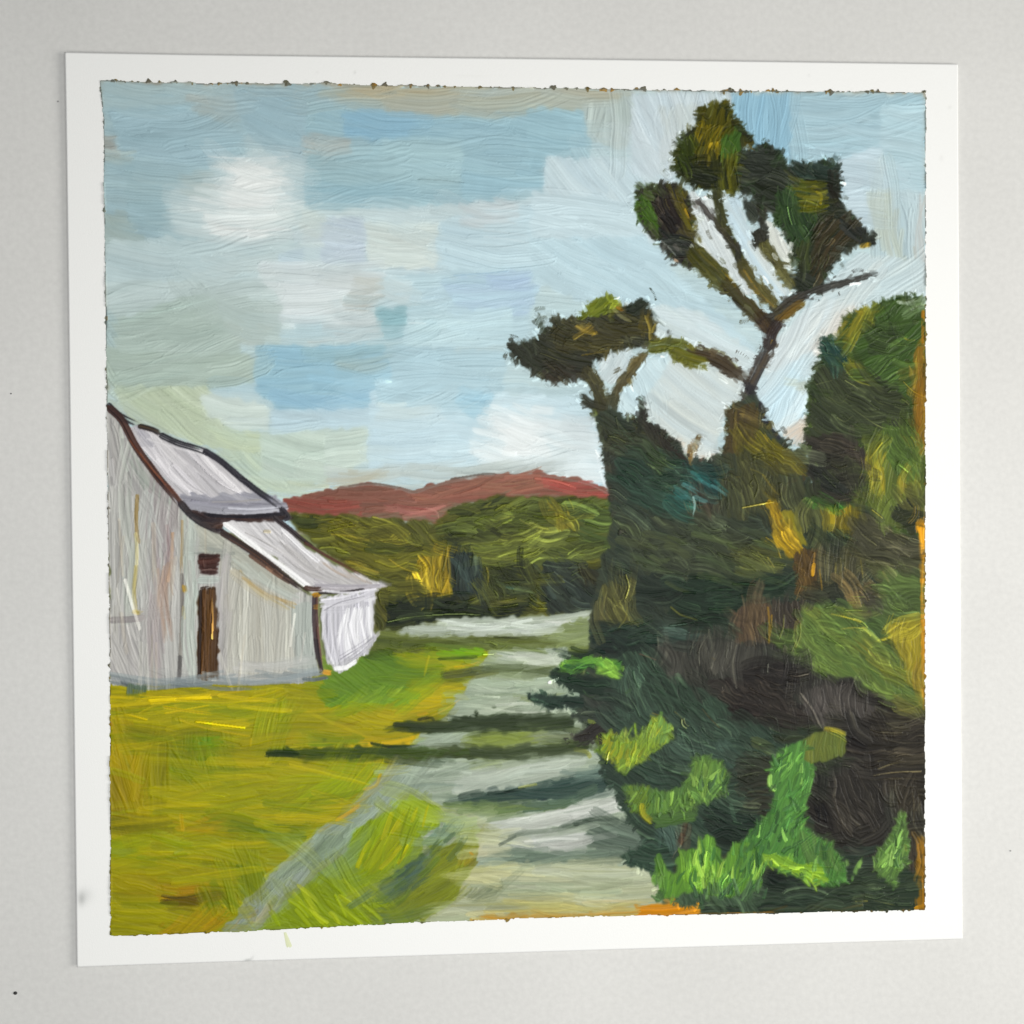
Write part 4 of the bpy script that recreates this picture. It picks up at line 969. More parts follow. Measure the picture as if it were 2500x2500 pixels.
F(THICK, '#1e2b22 #26332a #1b261f', 8, 11, '1640,1420 1730,1400 1900,1410 1920,1440 1840,1480 1720,1540 1640,1500', bow=.06)
F(THICK, '#474629 #50502d #3e3f29', 75, 10, '1470,1430 1540,1400 1550,1470 1560,1530 1490,1530', bow=.06)
L(THICK, '#6f6a30', 7, '1530,1480 1525,1510 1510,1530', a0=.7)
B(THICK, '#565236 #4b4a30', 88, 8, '1455,1470 1485,1470 1485,1540 1450,1540', a0=.75)
F(THICK, '#1c2724 #243029 #18211f', 3, 10, '1438,1545 1480,1525 1600,1525 1612,1560 1600,1592 1460,1592', bow=.04)
B(THICK, '#2b3a36 #3a4a44', 10, 9, '1600,1520 1700,1530 1720,1570 1620,1575', a0=.75)
L(THICK, '#6a7f78', 5, '1620,1540 1650,1545 1690,1548', a0=.55)
L(THICK, '#6d6d34', 6, '1635,1480 1660,1500 1700,1512', a0=.7)
F(THICK, '#4c3f31 #594a38 #42372d', 91, 9, '1790,1490 1860,1455 1885,1480 1885,1570 1795,1578', bow=.01)
L(THICK, '#b58a22', 8, '1872,1480 1876,1520 1874,1570', a0=.85)
L(THICK, '#a88028', 6, '1882,1500 1880,1550', a0=.7)
F(THICK, '#37322c #3f3831 #2e2a26', 80, 10, '1885,1470 1955,1470 1950,1560 1890,1540')
F(THICK, '#3f4d2d #47552f #374527', 5, 10, '1880,1545 1960,1530 1975,1620 1930,1640 1885,1605', bow=.1)
B(THICK, '#6d6a3a', 100, 8, '1935,1520 1960,1510 1955,1570 1935,1590', a0=.6)
F(THICK, '#2b392f #314036 #26332b', 42, 13, '1480,1600 1620,1590 1700,1640 1850,1760 1960,1780 1960,1830 1600,1790 1480,1680', bow=.04)
F(THICK, '#33443a #3b4b3f #2d3b33', 70, 12, '1490,1640 1560,1640 1600,1740 1520,1760 1480,1720', bow=.05)
F(THICK, '#2e3c34 #364439 #28342d', 30, 14, '1440,1760 1620,1740 1960,1780 1990,1840 1900,1960 1840,2060 1700,2100 1585,2075 1510,1960 1468,1880', bow=.08)
B(THICK, '#3f5149 #465850', 50, 12, '1620,1830 1780,1810 1830,1900 1760,1880', a0=.5)
B(THICK, '#1d2622 #242c26', 20, 11, '1700,1990 1860,1960 1870,2040 1760,2060', a0=.75)
B(THICK, '#26241f #2d2b24', 5, 10, '1800,1860 1880,1840 1880,2000 1820,1960', a0=.6)
F(THICK, '#2b322d #1f2823 #373b36', 40, 11, '1420,1690 1480,1680 1505,1720 1480,1760 1430,1745')
F(THICK, '#302d2b #272525', -20, 10, '1400,1790 1450,1765 1500,1790 1470,1800 1420,1810')
for a, c in (('1590,1738 1612,1746 1630,1752', '#8f7430'), ('1645,1735 1660,1748 1672,1762', '#7d6a34'), ('1712,1728 1730,1750 1755,1775', '#7d5f35'), ('1830,1808 1860,1815 1885,1825', '#8f8a35'), ('1560,1595 1600,1610', '#6d4a40')):
    L(THICK, c, 5, a, a0=.75)
F(THICK, '#3f524c #4a5d55', 75, 10, '1610,1990 1660,1980 1650,2080 1600,2070', bow=.04)
L(THICK, '#4a352a', 16, '1675,1995 1668,2030 1660,2060', a0=.75)
L(THICK, '#54705a', 13, '1782,1960 1788,1990 1795,2005', a0=.55)
F(THICK, '#36473c #2d3d34', 10, 12, '1510,2090 1610,2045 1640,2090 1640,2180 1590,2130', bow=.05)
F(THICK, '#2c372e #333d30 #262f29', 1, 11, '1690,2180 1900,2140 2255,2110 2255,2214 1700,2234', bow=.02)
F(THICK, '#3a4a3b #425240', 60, 11, '1600,2150 1700,2170 1860,2160 1870,2200 1720,2215 1620,2210')
L(THICK, '#a09a50', 5, '2085,2198 2115,2198', a0=.8)
L(THICK, '#6a6a3c', 5, '2130,2195 2180,2206', a0=.5)
B(THICK, '#453a1f #5d4a20', 1, 7, '1700,2226 1900,2222 2100,2214 2100,2222 1720,2236', a0=.6)
B(THICK, '#1b211f', 1, 9, '1880,2120 2010,2160 2000,2168 1880,2160', a0=.7)
fringe(THICK, '#2f3730 #2a332d #2f2e2a', '1468,1080 1490,1010 1530,1030 1560,1022 1600,1048 1640,1075 1680,1125 1600,1300 1500,1300', 60, 18, 9)
fringe(THICK, '#423926 #33362a #4a4526', '1772,1005 1845,985 1880,1050 1935,1108 1965,1150 1850,1250 1768,1130', 40, 16, 9)
# dark bank on the right
F(BANK, '#343430 #3a3934 #2d2d29', 80, 13, '1600,1580 1700,1560 1880,1570 1960,1620 2080,1650 2255,1700 2255,2120 2100,2120 2010,2000 1990,1900 2060,1850 2060,1790 1960,1780 1850,1760 1640,1640', bow=.05)
B(BANK, '#3e3c37 #45423d', 88, 9, '1610,1580 1720,1570 1860,1590 1850,1650 1640,1640', a0=.65)
B(BANK, '#55504a #4a4541', 88, 8, '1720,1600 1860,1590 1870,1620 1740,1640', a0=.5)
F(BANK, '#282424 #2f2a29 #231f20', 3, 11, '1800,1625 1920,1620 1990,1650 1960,1690 1820,1680', bow=.02)
F(BANK, '#2f2a28 #372f2c #282322', 30, 11, '1720,1660 1860,1660 1960,1720 1940,1790 1840,1755', bow=.05)
B(BANK, '#241c1c #2d2020', 20, 9, '1770,1710 1850,1730 1840,1760 1790,1750', a0=.75)
L(BANK, '#8a6d3a', 7, '1735,1605 1745,1612', a0=.7)
L(BANK, '#7d7a70', 4, '1872,1620 1870,1640', a0=.7)
F(BANK, '#4b4443 #544c4a #443e3c', 75, 10, '1960,1685 1990,1675 2050,1680 2110,1705 2140,1745 2150,1785 2090,1765 2040,1740 1965,1745', bow=.06)
F(BANK, '#252221 #2c2826', 24, 10, '2030,1665 2090,1660 2150,1705 2160,1730 2100,1700')
B(BANK, '#2b2926 #353029', 20, 10, '1960,1740 2080,1745 2090,1780 1960,1780', a0=.7)
B(BANK, '#383d2c #2f3a2c', 10, 10, '1900,1770 2010,1765 1990,1800 1890,1810', a0=.7)
F(BANK, '#2d2a29 #25222300'.replace('00', '') + ' #38332f', 40, 11, '2060,1745 2140,1770 2150,1830 2080,1870 2060,1800')
B(BANK, '#191618 #201c1d', 10, 10, '2065,1800 2130,1800 2120,1845 2070,1830', a0=.85)
F(BANK, '#322d29 #3b342e #2a2623', 3, 11, '2130,1740 2255,1720 2255,1930 2120,1925 2110,1850', bow=.03)
for a, c in (('2135,1878 2180,1862 2248,1853', '#94835a'), ('2130,1890 2190,1883 2246,1882', '#a08c60'), ('2140,1902 2190,1898 2246,1900', '#6a5c42'), ('2160,1765 2210,1760 2248,1745', '#5a5440'),
             ('2150,1800 2200,1812 2248,1812', '#544c40'), ('2150,1830 2200,1838 2246,1832', '#5f5244'), ('2140,1858 2200,1848 2246,1846', '#7a6c4c'), ('2180,1735 2220,1728 2250,1716', '#8a8442')):
    L(BANK, c, 5, a, a0=.7)
F(BANK, '#322e2c #3c3632 #2a2625', 62, 11, '2010,1930 2060,1880 2120,1860 2180,1940 2150,2010 2080,2060 2030,2030', bow=.07)
for a in ('2070,1890 2090,1950 2130,2000', '2090,1880 2115,1930 2150,1980', '2035,1950 2050,2000 2080,2040', '2055,1920 2070,1980 2100,2025', '2120,1900 2150,1930 2178,1950'):
    L(BANK, '#5c5244', 4, a, a0=.6)
F(BANK, '#2a2625 #211d1e #332f2b', 30, 10, '1970,1950 2015,1930 2030,2020 2000,2030 1975,1990')
B(BANK, '#151214', 80, 9, '1985,1955 2015,1950 2018,2000 1990,1990', a0=.8)
L(BANK, '#62625c', 4, '1975,1995 1995,2008 2020,2018', a0=.6)
F(BANK, '#352f28 #423a30 #2a2623', 92, 10, '2180,1925 2252,1925 2252,2080 2215,2060 2190,1990')
L(BANK, '#6d5f46', 5, '2225,1930 2228,1980 2226,2020', a0=.6)
L(BANK, '#5f533e', 5, '2240,1930 2242,1990', a0=.6)
F(BANK, '#2a2726 #332f2c', -25, 11, '2040,2050 2150,2000 2150,2060 2100,2080 2060,2075')
B(BANK, '#37423a #2e3a32', 0, 10, '2060,2070 2130,2060 2130,2120 2060,2130', a0=.7)
# trees on the right
F(RTREE, '#3a4a26 #33421f #445427', 60, 14, '1965,1085 1970,1000 1985,905 2005,885 2003,838 2020,828 2045,835 2050,780 2110,755 2170,733 2200,728 2255,738 2255,1310 2180,1300 2120,1250 2080,1225 1990,1210', bow=.07)
F(RTREE, '#364a26 #3e5429 #415a2b', -35, 14, '2060,800 2110,765 2170,738 2254,745 2254,900 2200,960 2110,900', bow=.08)
B(RTREE, '#6a6722 #7a7022 #5c5f22', -60, 9, '2045,810 2060,780 2110,758 2130,775 2070,850', a0=.75)
B(RTREE, '#8a7a22', -5, 7, '2095,755 2135,752 2130,768 2100,770', a0=.6)
B(RTREE, '#7d7a24 #8c8424', 40, 8, '2060,880 2100,890 2130,930 2090,915', a0=.65)
L(RTREE, '#a0942a', 5, '2195,822 2215,832 2230,832', a0=.75)
L(RTREE, '#243a1e', 7, '2150,748 2180,732 2215,726 2250,728', a0=.85)
B(RTREE, '#bcc9b8 #93a58a', -20, 8, '2195,735 2250,730 2252,752 2230,752', a0=.6)
F(RTREE, '#2f3c25 #364428', 20, 12, '2110,790 2180,790 2190,860 2120,870', bow=.1)
F(RTREE, '#333a29 #3a402c #2d3326', 28, 13, '1985,910 2060,900 2180,940 2220,1000 2180,1060 2090,1070 1965,1080 1970,1000', bow=.1)
for a in ('2020,970 2050,985 2075,960', '2040,1020 2060,1030 2080,1015', '1990,940 2030,930', '2080,1000 2140,1040 2180,1050', '2060,930 2110,960'):
    L(RTREE, '#6d7448', 4, a, a0=.6)
F(RTREE, '#263d37 #2f4a42 #1e302c', 62, 9, '2003,838 2020,828 2050,850 2072,885 2060,890 2015,885')
L(RTREE, '#7fa3a3', 5, '2035,845 2050,865 2066,888', a0=.6)
L(RTREE, '#1c2622', 7, '1978,905 1995,892 2010,888', a0=.85)
L(RTREE, '#1f2b22', 9, '1968,945 1978,955 1985,965', a0=.8)
F(RTREE, '#2b2a25 #322f29 #24241f', 10, 12, '1968,1075 2050,1060 2120,1090 2125,1130 2095,1150 2080,1220 2000,1215 1975,1150', bow=.08)
B(RTREE, '#35302c #3c3630', 60, 9, '2050,1070 2120,1100 2110,1140 2060,1120', a0=.6)
B(RTREE, '#1d2220 #252a26', 15, 10, '1985,1150 2070,1160 2060,1200 2000,1190', a0=.75)
F(RTREE, '#54602a #5e6a2c #4a5628', 100, 12, '2100,1060 2255,1040 2255,1260 2180,1290 2120,1240 2110,1180 2125,1130', bow=.05)
B(RTREE, '#8a7f24 #7d7826 #9a8a25', 95, 8, '2110,1120 2150,1110 2155,1190 2125,1210', a0=.7)
L(RTREE, '#aa9a2c', 6, '2120,1120 2135,1100 2150,1080', a0=.6)
F(RTREE, '#405427 #485c2b', 55, 12, '2150,1040 2240,1060 2245,1160 2200,1180 2160,1100', bow=.08)
B(RTREE, '#7a7026 #857824', 92, 9, '2190,1170 2248,1160 2248,1210 2200,1210', a0=.65)
F(RTREE, '#2b3023 #343825', 10, 11, '2170,1235 2245,1210 2248,1300 2210,1300 2180,1270')
B(RTREE, '#5d5c30 #4a4c2c', 50, 8, '2180,1200 2250,1200 2240,1250 2200,1240', a0=.6)
L(RTREE, '#9a8f38', 5, '2125,1245 2150,1265', a0=.7)
F(RTREE, '#475731 #4e5f33 #3f4e2d', 15, 13, '2160,1405 2252,1380 2252,1560 2130,1560 2130,1500', bow=.08)
F(RTREE, '#4d6231 #556a34 #465a2e #5c6a31', 36, 13, '1958,1480 2070,1482 2125,1520 2200,1600 2252,1680 2252,1730 2160,1700 2080,1650 1990,1640 1958,1590', bow=.08)
B(RTREE, '#5f6c33 #6d7030', 8, 9, '1965,1480 2100,1480 2110,1500 1970,1500', a0=.65)
L(RTREE, '#a59a34', 5, '2028,1498 2070,1508 2100,1518', a0=.75)
L(RTREE, '#96903a', 5, '2050,1535 2080,1532 2115,1532', a0=.75)
B(RTREE, '#6b6c2c #77742c #5d672d', 36, 8, '2080,1560 2120,1560 2230,1660 2240,1690 2150,1640', a0=.65)
F(RTREE, '#384a2a #405230', 38, 10, '2090,1530 2130,1530 2220,1610 2200,1620', bow=.03)
F(RTREE, '#857a22 #8f8126 #74702a', 92, 10, '2165,1530 2245,1500 2250,1640 2230,1650 2190,1590', bow=.02)
B(RTREE, '#7d7726', -25, 8, '2150,1540 2240,1500 2240,1530 2160,1560', a0=.6)
B(RTREE, '#8a7c26 #7c7428', 92, 8, '2225,1640 2252,1620 2252,1710 2232,1700', a0=.7)
B(RTREE, '#59602c #6a6a2c', 25, 9, '2180,1700 2252,1700 2250,1740 2190,1730', a0=.6)
fringe(RTREE, '#3a4628 #33421f #445427', '1965,1085 1970,1000 1985,905 2005,885 2003,838 2050,780 2110,755 2170,733 2240,733 2200,1000 2000,1180', 70, 18, 10)
# warm ground left open down the right edge
L(RTREE, '#8a5c1c', 20, '2243,850 2244,950 2240,1040', c2='#9a6a1c', dry=.2)
L(RTREE, '#7a5418', 14, '2236,930 2236,1000 2238,1080', c2='#a8781f', a0=.8)
L(RTREE, '#a5701a', 9, '2250,760 2248,840', a0=.8)
L(RTREE, '#86581a', 9, '2251,1000 2250,1060 2250,1120', a0=.8)
L(RTREE, '#e3a01a', 12, '2243,1288 2247,1320 2248,1350', c2='#c98a18', a0=.95)
L(RTREE, '#e0a428', 6, '2234,1275 2236,1300', a0=.9)
L(RTREE, '#c28a1a', 8, '2250,1360 2247,1420 2247,1470', a0=.9)
L(RTREE, '#a07a1c', 9, '2249,1470 2249,1560 2249,1690', a0=.85)
L(BANK, '#8a6018', 7, '2252,1700 2251,1730', a0=.8)
L(BANK, '#b27a22', 8, '2248,2040 2249,2080', a0=.85)
L(BANK, '#a8701f', 8, '2238,2060 2242,2090', a0=.7)
L(THICK, '#b0781c', 8, '2248,2140 2250,2180 2250,2214', a0=.85)
L(THICK, '#c48a24', 12, '2230,2214 2252,2208', a0=.9)
B(BANK, '#6d5a48 #3a2f28', 90, 8, '2215,2060 2245,2060 2245,2120 2220,2120', a0=.6)

F(RTREE, '#75561f #86651f #665a22 #7a6a22', 90, 9, '2234,840 2257,820 2257,1110 2242,1105 2230,960', edge=7)
F(RTREE, '#dd9a1a #c98a18 #e3a424', 90, 7, '2236,1268 2257,1262 2257,1376 2246,1372', edge=3)
F(RTREE, '#b8821c #a8781f #c28e20', 90, 7, '2244,1370 2257,1370 2257,1725 2248,1720', edge=3)
F(THICK, '#b0781c #8a6018 #3f3a28', 90, 8, '2238,2040 2257,2030 2257,2218 2240,2216', edge=6)
# ----- shrub beside the path
F(SHRUB, '#1d2b22 #243429 #17231c', 12, 10, '1340,1640 1370,1628 1440,1650 1490,1660 1470,1690 1400,1690 1360,1668', bow=.06)
F(SHRUB, '#1c2a23 #23322a', 4, 10, '1280,1690 1310,1690 1420,1705 1420,1725 1340,1728 1300,1712', bow=.04)
F(SHRUB, '#4f8030 #5b8a34 #437030', -6, 9, '1367,1612 1395,1604 1420,1598 1450,1606 1480,1608 1512,1614 1516,1632 1490,1636 1460,1622 1430,1630 1400,1644 1372,1636', bow=.08)
fringe(SHRUB, '#5b8a34 #3f6a30 #6f9a38', '1367,1612 1395,1604 1420,1598 1450,1606 1480,1608 1512,1614 1516,1632 1490,1636 1460,1622 1430,1630 1400,1644 1372,1636', 36, 16, 7)
B(SHRUB, '#2a4a2a #345a2c', 10, 7, '1380,1622 1440,1612 1450,1622 1400,1634', a0=.6)
F(SHRUB, '#80b03f #6f9f3a', 25, 8, '1448,1632 1480,1622 1500,1628 1508,1655 1490,1652 1470,1640', thick=1.8)
tufts(SHRUB, '#8fc04a #7aaa40 #68963c', '1420,1625 1500,1620 1510,1655 1480,1655', 30, 10, 20, 7)
L(SHRUB, '#4a6b4a', 5, '1430,1640 1450,1648', a0=.7)
B(SHRUB, '#1d2b20 #34482a', 2, 8, '1362,1590 1440,1590 1460,1602 1370,1602', a0=.8)
L(SHRUB, '#3b5234', 5, '1425,1680 1440,1695 1460,1690', a0=.6)
L(THICK, '#83902f', 10, '1435,1755 1452,1760', a0=.75)
L(PATH, '#8a8f35', 12, '1400,1828 1430,1835 1440,1848', a0=.7)
# ----- bright bushes
F(BU[0], '#7b9a2c #879f2c #6f9030', -70, 9, '1460,1800 1490,1788 1530,1805 1580,1780 1590,1755 1612,1748 1635,1770 1636,1800 1600,1830 1540,1870 1520,1888 1500,1855 1470,1840')
B(BU[0], '#8f9a22 #9c9a20', -75, 8, '1465,1800 1510,1795 1520,1850 1490,1850', a0=.75)
B(BU[0], '#6f9c42 #7aa64a', -80, 8, '1585,1760 1612,1748 1636,1780 1630,1805 1590,1800', a0=.8)
tufts(BU[0], '#8fb02f #7da032 #9aa52a', '1480,1830 1600,1790 1600,1830 1520,1870', -78, 26, 30, 8)
tufts(BU[0], '#99ad45 #86a83c', '1470,1810 1520,1812 1590,1790 1590,1800', -85, 12, 26, 6, 12)
F(BU[1], '#547a34 #5d8438 #4b7033', -80, 11, '1690,1852 1725,1838 1755,1860 1778,1888 1765,1935 1720,1955 1690,1965 1640,1985 1580,1992 1540,1970 1518,1918 1560,1920 1640,1930 1678,1900', bow=.06)
B(BU[1], '#6b8f38 #5f8a3a', -75, 9, '1690,1860 1760,1860 1770,1900 1700,1920', a0=.7)
B(BU[1], '#6d8a2a #5d7a2c', -60, 9, '1525,1920 1580,1925 1580,1980 1550,1980', a0=.75)
L(BU[1], '#a5a420', 15, '1565,1962 1570,1985 1592,2005', a0=.85)
F(BU[1], '#4d6f35 #456532', -5, 10, '1590,1985 1700,1975 1690,2000 1600,2020', bow=.03)
tufts(BU[1], '#7fae46 #6c9c40 #8ab54a', '1685,1890 1770,1880 1765,1910 1700,1930', 68, 14, 30, 7)
tufts(BU[1], '#65913c #78a040', '1600,1940 1680,1920 1690,1960 1600,1985', 85, 16, 30, 7)
F(BU[2], '#4f8638 #578f3c #467a35', -70, 12, '1905,1830 1960,1800 1985,1850 1985,1890 1965,1960 1955,2000 1985,2040 2030,2065 2060,2110 2062,2150 2020,2160 1930,2130 1860,2100 1800,2062 1850,2010 1880,1980 1890,1935 1872,1905 1878,1870', bow=.06)
F(BU[2], '#66742e #707a2f #5d6c2d', 95, 10, '1960,1800 2000,1785 2058,1785 2062,1840 1990,1862 1965,1850', bow=.05)
L(BU[2], '#ab9f2a', 13, '2010,1778 2040,1782 2062,1792', a0=.8, c2='#6d6a22')
L(BU[2], '#9bd65c', 13, '1878,1890 1878,1912 1890,1928', a0=.9, thick=2)
tufts(BU[2], '#6fae45 #5f9c3e #7fb850', '1890,1850 1960,1830 1970,1900 1900,1930', -60, 22, 28, 8, 25)
tufts(BU[2], '#4f8a3c #5b9640 #3f7433', '1890,1950 1960,1910 1950,2000 1960,2040 1860,2060', -65, 30, 30, 8, 25)
B(BU[2], '#4d7038 #577a3a', 75, 10, '1950,2030 2030,2060 2050,2120 1960,2100', a0=.7)
F(BU[2], '#7cae30 #8bb82e #6fa032', 22, 10, '1850,2085 1920,2090 1950,2105 1990,2105 2020,2150 1985,2158 1930,2120 1865,2105', thick=1.7)
tufts(BU[2], '#9cc832 #88bb38 #a5cf3a', '1850,2080 1930,2100 1960,2110 2010,2150 1960,2140 1870,2100', 40, 26, 24, 7, 25)
F(BU[3], '#5d9030 #69a033 #4f8030', -80, 11, '1660,2075 1700,2070 1725,2035 1745,2050 1760,2100 1800,2050 1850,2065 1862,2120 1850,2165 1780,2185 1690,2175 1625,2190 1600,2150 1600,2080 1612,2078 1620,2110 1645,2140', bow=.05)
tufts(BU[3], '#86bf38 #78b035 #6aa534', '1655,2130 1700,2110 1750,2120 1760,2160 1680,2170', -85, 34, 46, 9, 10)
tufts(BU[3], '#4a7c38 #5b8f3c #3f6f38', '1770,2130 1850,2100 1860,2170 1780,2185', -75, 26, 44, 9, 14)
tufts(BU[3], '#93cc48 #82bd3e', '1670,2160 1750,2150 1750,2170 1690,2175', -70, 14, 20, 9, 30)
tufts(BU[3], '#4a6a40 #55784a #3d5c3c', '1690,2185 1860,2170 1860,2200 1720,2205', -80, 26, 30, 9, 20)
L(BU[3], '#94c84a', 9, '1838,2145 1846,2125 1850,2112', a0=.9)
tufts(BU[3], '#5f9038', '1600,2130 1625,2130 1625,2170 1605,2170', -88, 8, 40, 8, 10)
F(BU[4], '#55783a #5f853c #4d6e37', -72, 10, '2130,2120 2135,2085 2170,2040 2190,1990 2205,1985 2212,2040 2212,2105 2190,2120 2180,2160 2160,2140', bow=.04)
tufts(BU[4], '#6d9a45 #7aa84c #5d8a3c', '2135,2100 2190,2060 2205,2100 2170,2140', -70, 26, 34, 8, 16)
L(BU[4], '#a59a3c', 9, '2205,2060 2208,2075', a0=.75)
tufts(BU[4], '#82b34c', '2130,2110 2150,2100 2150,2120 2140,2130', -70, 6, 20, 8, 20)
L(BU[5], '#6f9c4a', 13, '2078,2128 2086,2105 2098,2082', taper=.4)
L(BU[5], '#7fae50', 10, '2072,2110 2072,2100 2070,2090')
L(BU[5], '#85b552', 10, '2092,2115 2095,2105 2100,2098')
L(BU[5], '#5c8442', 7, '2076,2148 2077,2130', a0=.8)
# orange ground at the bottom edge
F(PATH, '#c9821c #d08c24 #bd7c20', 0, 8, '1552,2208 1640,2205 1705,2212 1705,2238 1552,2238', edge=5)
F(PATH, '#b0904a #b8862c #a8a06a', 0, 7, '1150,2232 1350,2228 1552,2222 1552,2238 1150,2250', edge=7)
L(PATH, '#b57a24', 7, '1410,2230 1480,2228 1560,2224', a0=.75)
L(PATH, '#b8862c', 6, '1170,2240 1240,2238', a0=.8)
L(PATH, '#a5803a', 6, '1280,2236 1380,2232', a0=.5)
L(THICK, '#a8711f', 6, '1700,2228 1800,2226 1890,2222', a0=.65)
L(PATH, '#c0944a', 12, '1620,2195 1645,2200', a0=.6)
L(THICK, '#3f5a33', 22, '1600,2195 1615,2180 1618,2170', a0=.8)

for b_, c_, q_ in ((BU[0], '#6f8a30 #5c7532 #8a9c2c', '1460,1800 1490,1788 1530,1805 1580,1780 1590,1755 1612,1748 1635,1770 1636,1800 1600,1830 1540,1870 1520,1888 1500,1855 1470,1840'),
                   (BU[1], '#4c6a35 #5d8438 #435c34', '1690,1852 1725,1838 1755,1860 1778,1888 1765,1935 1720,1955 1690,1965 1640,1985 1580,1992 1540,1970 1518,1918 1560,1920 1640,1930 1678,1900'),
                   (BU[2], '#4a7538 #578f3c #3f6234', '1905,1830 1960,1800 1985,1850 1985,1890 1965,1960 1955,2000 1985,2040 2030,2065 2060,2110 2062,2150 2020,2160 1930,2130 1860,2100 1800,2062 1850,2010 1880,1980 1890,1935 1872,1905 1878,1870'),
                   (BU[4], '#55783a #5f853c #476036', '2130,2120 2135,2085 2170,2040 2190,1990 2205,1985 2212,2040 2212,2105 2190,2120 2180,2160 2160,2140')):
    fringe(b_, c_, q_, 60, 22, 8, .6)

tufts(BU[2], '#3a6332 #45743a #82bb50', '1890,1860 1960,1830 1960,1990 2040,2100 1990,2140 1850,2090 1800,2062 1880,1985', -68, 46, 26, 8, 22)
tufts(BU[3], '#3f6f34 #9ccc48 #4f8638', '1610,2160 1680,2100 1740,2060 1850,2080 1850,2160 1700,2180', -82, 40, 34, 8, 14)
tufts(BU[1], '#44663a #7fa848 #52793a', '1570,1960 1680,1910 1760,1880 1765,1930 1640,1980', -80, 24, 24, 8, 20)
tufts(BU[4], '#446a36 #86b055', '2140,2110 2200,2020 2205,2110 2170,2140', -74, 14, 24, 7, 16)


def streaks(name, cols, pts, ang, n, ln, wd, a0=.6):
    q = np.array([[float(v) for v in a.split(',')] for a in pts.split()])
    cs = [hexc(c) for c in cols.split()]
    k = 0
    while k < n:
        o = q.min(0) + rng.random(2) * (q.max(0) - q.min(0))
        if not inside(q, o[None])[0]:
            continue
        k += 1
        a = math.radians(ang + rng.normal() * 7)
        d = np.array([math.cos(a), math.sin(a)]) * ln * rng.uniform(.5, 1.3) / 2
        stroke(plane([o - d, o + np.array([0, rng.normal() * 3]), o + d]), wd * rng.uniform(.6, 1.4), cs[rng.integers(len(cs))], lab(name),
               a0=a0 * rng.uniform(.6, 1.2), thick=1.2, vary=.07, dry=.6, keep=lab(name), label=False)


LAWN = '280,1700 640,1690 780,1690 1000,1760 880,1800 1000,1830 900,1900 780,2000 620,2120 520,2200 280,2260'
LATE.append(lambda: streaks(MEAD, '#b2a20a #a89a08 #bca80f #9c9409', LAWN, 0, 40, 180, 19, .36))
LATE.append(lambda: streaks(MEAD, '#6f7a14 #7d8517 #66700f #858c2c', LAWN, 0, 28, 150, 17, .36))
LATE.append(lambda: streaks(MEAD, '#b8a60c #c0a80f', '300,1690 620,1685 600,1730 300,1740', -3, 14, 160, 9, .6))
LATE.append(lambda: streaks(MEAD, '#8f9a2c #7c8a24 #a2a83a', '660,2240 780,2150 950,2170 980,2230 760,2260', 45, 24, 70, 12, .55))
LATE.append(lambda: streaks(MEAD, '#a89c14 #8f9420 #78851f', '870,2110 930,2010 1020,1975 1060,1990 990,2090', -62, 20, 80, 10, .55))
LATE.append(lambda: F(MEAD, '#39451f #434d22 #2e3a1c', -1, 9, '640,1836 700,1824 900,1822 1000,1822 1150,1828 1240,1824 1235,1842 1060,1846 900,1848 700,1850', bow=.06, a0=.36, edge=10, jit=4))
LATE.append(lambda: F(PATH, '#36422b #404c31 #2d3826', -2, 9, '1150,1828 1300,1820 1440,1806 1440,1826 1250,1850 1150,1846', bow=.06, a0=.36, edge=10, jit=4))
LATE.append(lambda: F(PATH, '#2d3823 #38452e #253020', -2, 9, '960,1772 1010,1758 1060,1764 1180,1746 1400,1750 1400,1774 1280,1780 1060,1784 968,1780', bow=.06, a0=.42, edge=10, jit=4))
LATE.append(lambda: L(MEAD, '#243020', 18, '650,1836 690,1834 730,1838', a0=.8))
LATE.append(lambda: L(HILL, '#8b7a72', 9, '830,1190 900,1182 970,1191 1010,1202 1060,1187 1130,1170 1200,1160 1300,1157', a0=.5, thick=.3))
LATE.append(lambda: L(HILL, '#a08f88', 7, '1320,1162 1380,1170 1440,1184 1485,1206', a0=.4, thick=.3))

LATE.append(lambda: B(BARN, '#8b979d #7f8c93 #98a3a6', 1, 9, '274,1640 480,1640 770,1632 790,1650 640,1664 274,1664', a0=.42, over=10))
LATE.append(lambda: streaks(BARN, '#bcbcb6 #c4c4c0 #a3a19f #b3aa98', '280,1220 440,1260 720,1480 760,1620 560,1640 280,1640', 90, 34, 120, 9, .35))
LATE.append(lambda: streaks(MEAD, '#4f5f4a #5c6b50 #5a6a34', '880,2190 1000,2100 1110,2020 1130,2060 1020,2170 930,2220', -42, 16, 60, 13, .5))

LATE.append(lambda: streaks(THICK, '#2f6060 #3f7678 #27504e #5f9296', '1640,1180 1700,1150 1765,1160 1772,1215 1700,1255 1640,1235', 30, 16, 50, 11, .5))
LATE.append(lambda: L(THICK, '#7fa8aa', 7, '1750,1178 1760,1200 1768,1226', a0=.6))
LATE.append(lambda: L(THICK, '#88a6a6', 7, '1690,1212 1696,1235 1692,1262', a0=.55))
LATE.append(lambda: streaks(RTREE, '#2c4f49 #3a6a63 #1f3732', '2005,842 2022,832 2052,855 2066,880 2020,880', 62, 7, 40, 9, .6))
LATE.append(lambda: L(RTREE, '#86aaa8', 5, '2036,846 2050,866 2064,886', a0=.6))
LATE.append(lambda: streaks(THICK, '#4a5534 #525a38 #424e36', '1540,1290 1860,1300 1900,1400 1700,1460 1540,1400', 24, 26, 90, 16, .4))


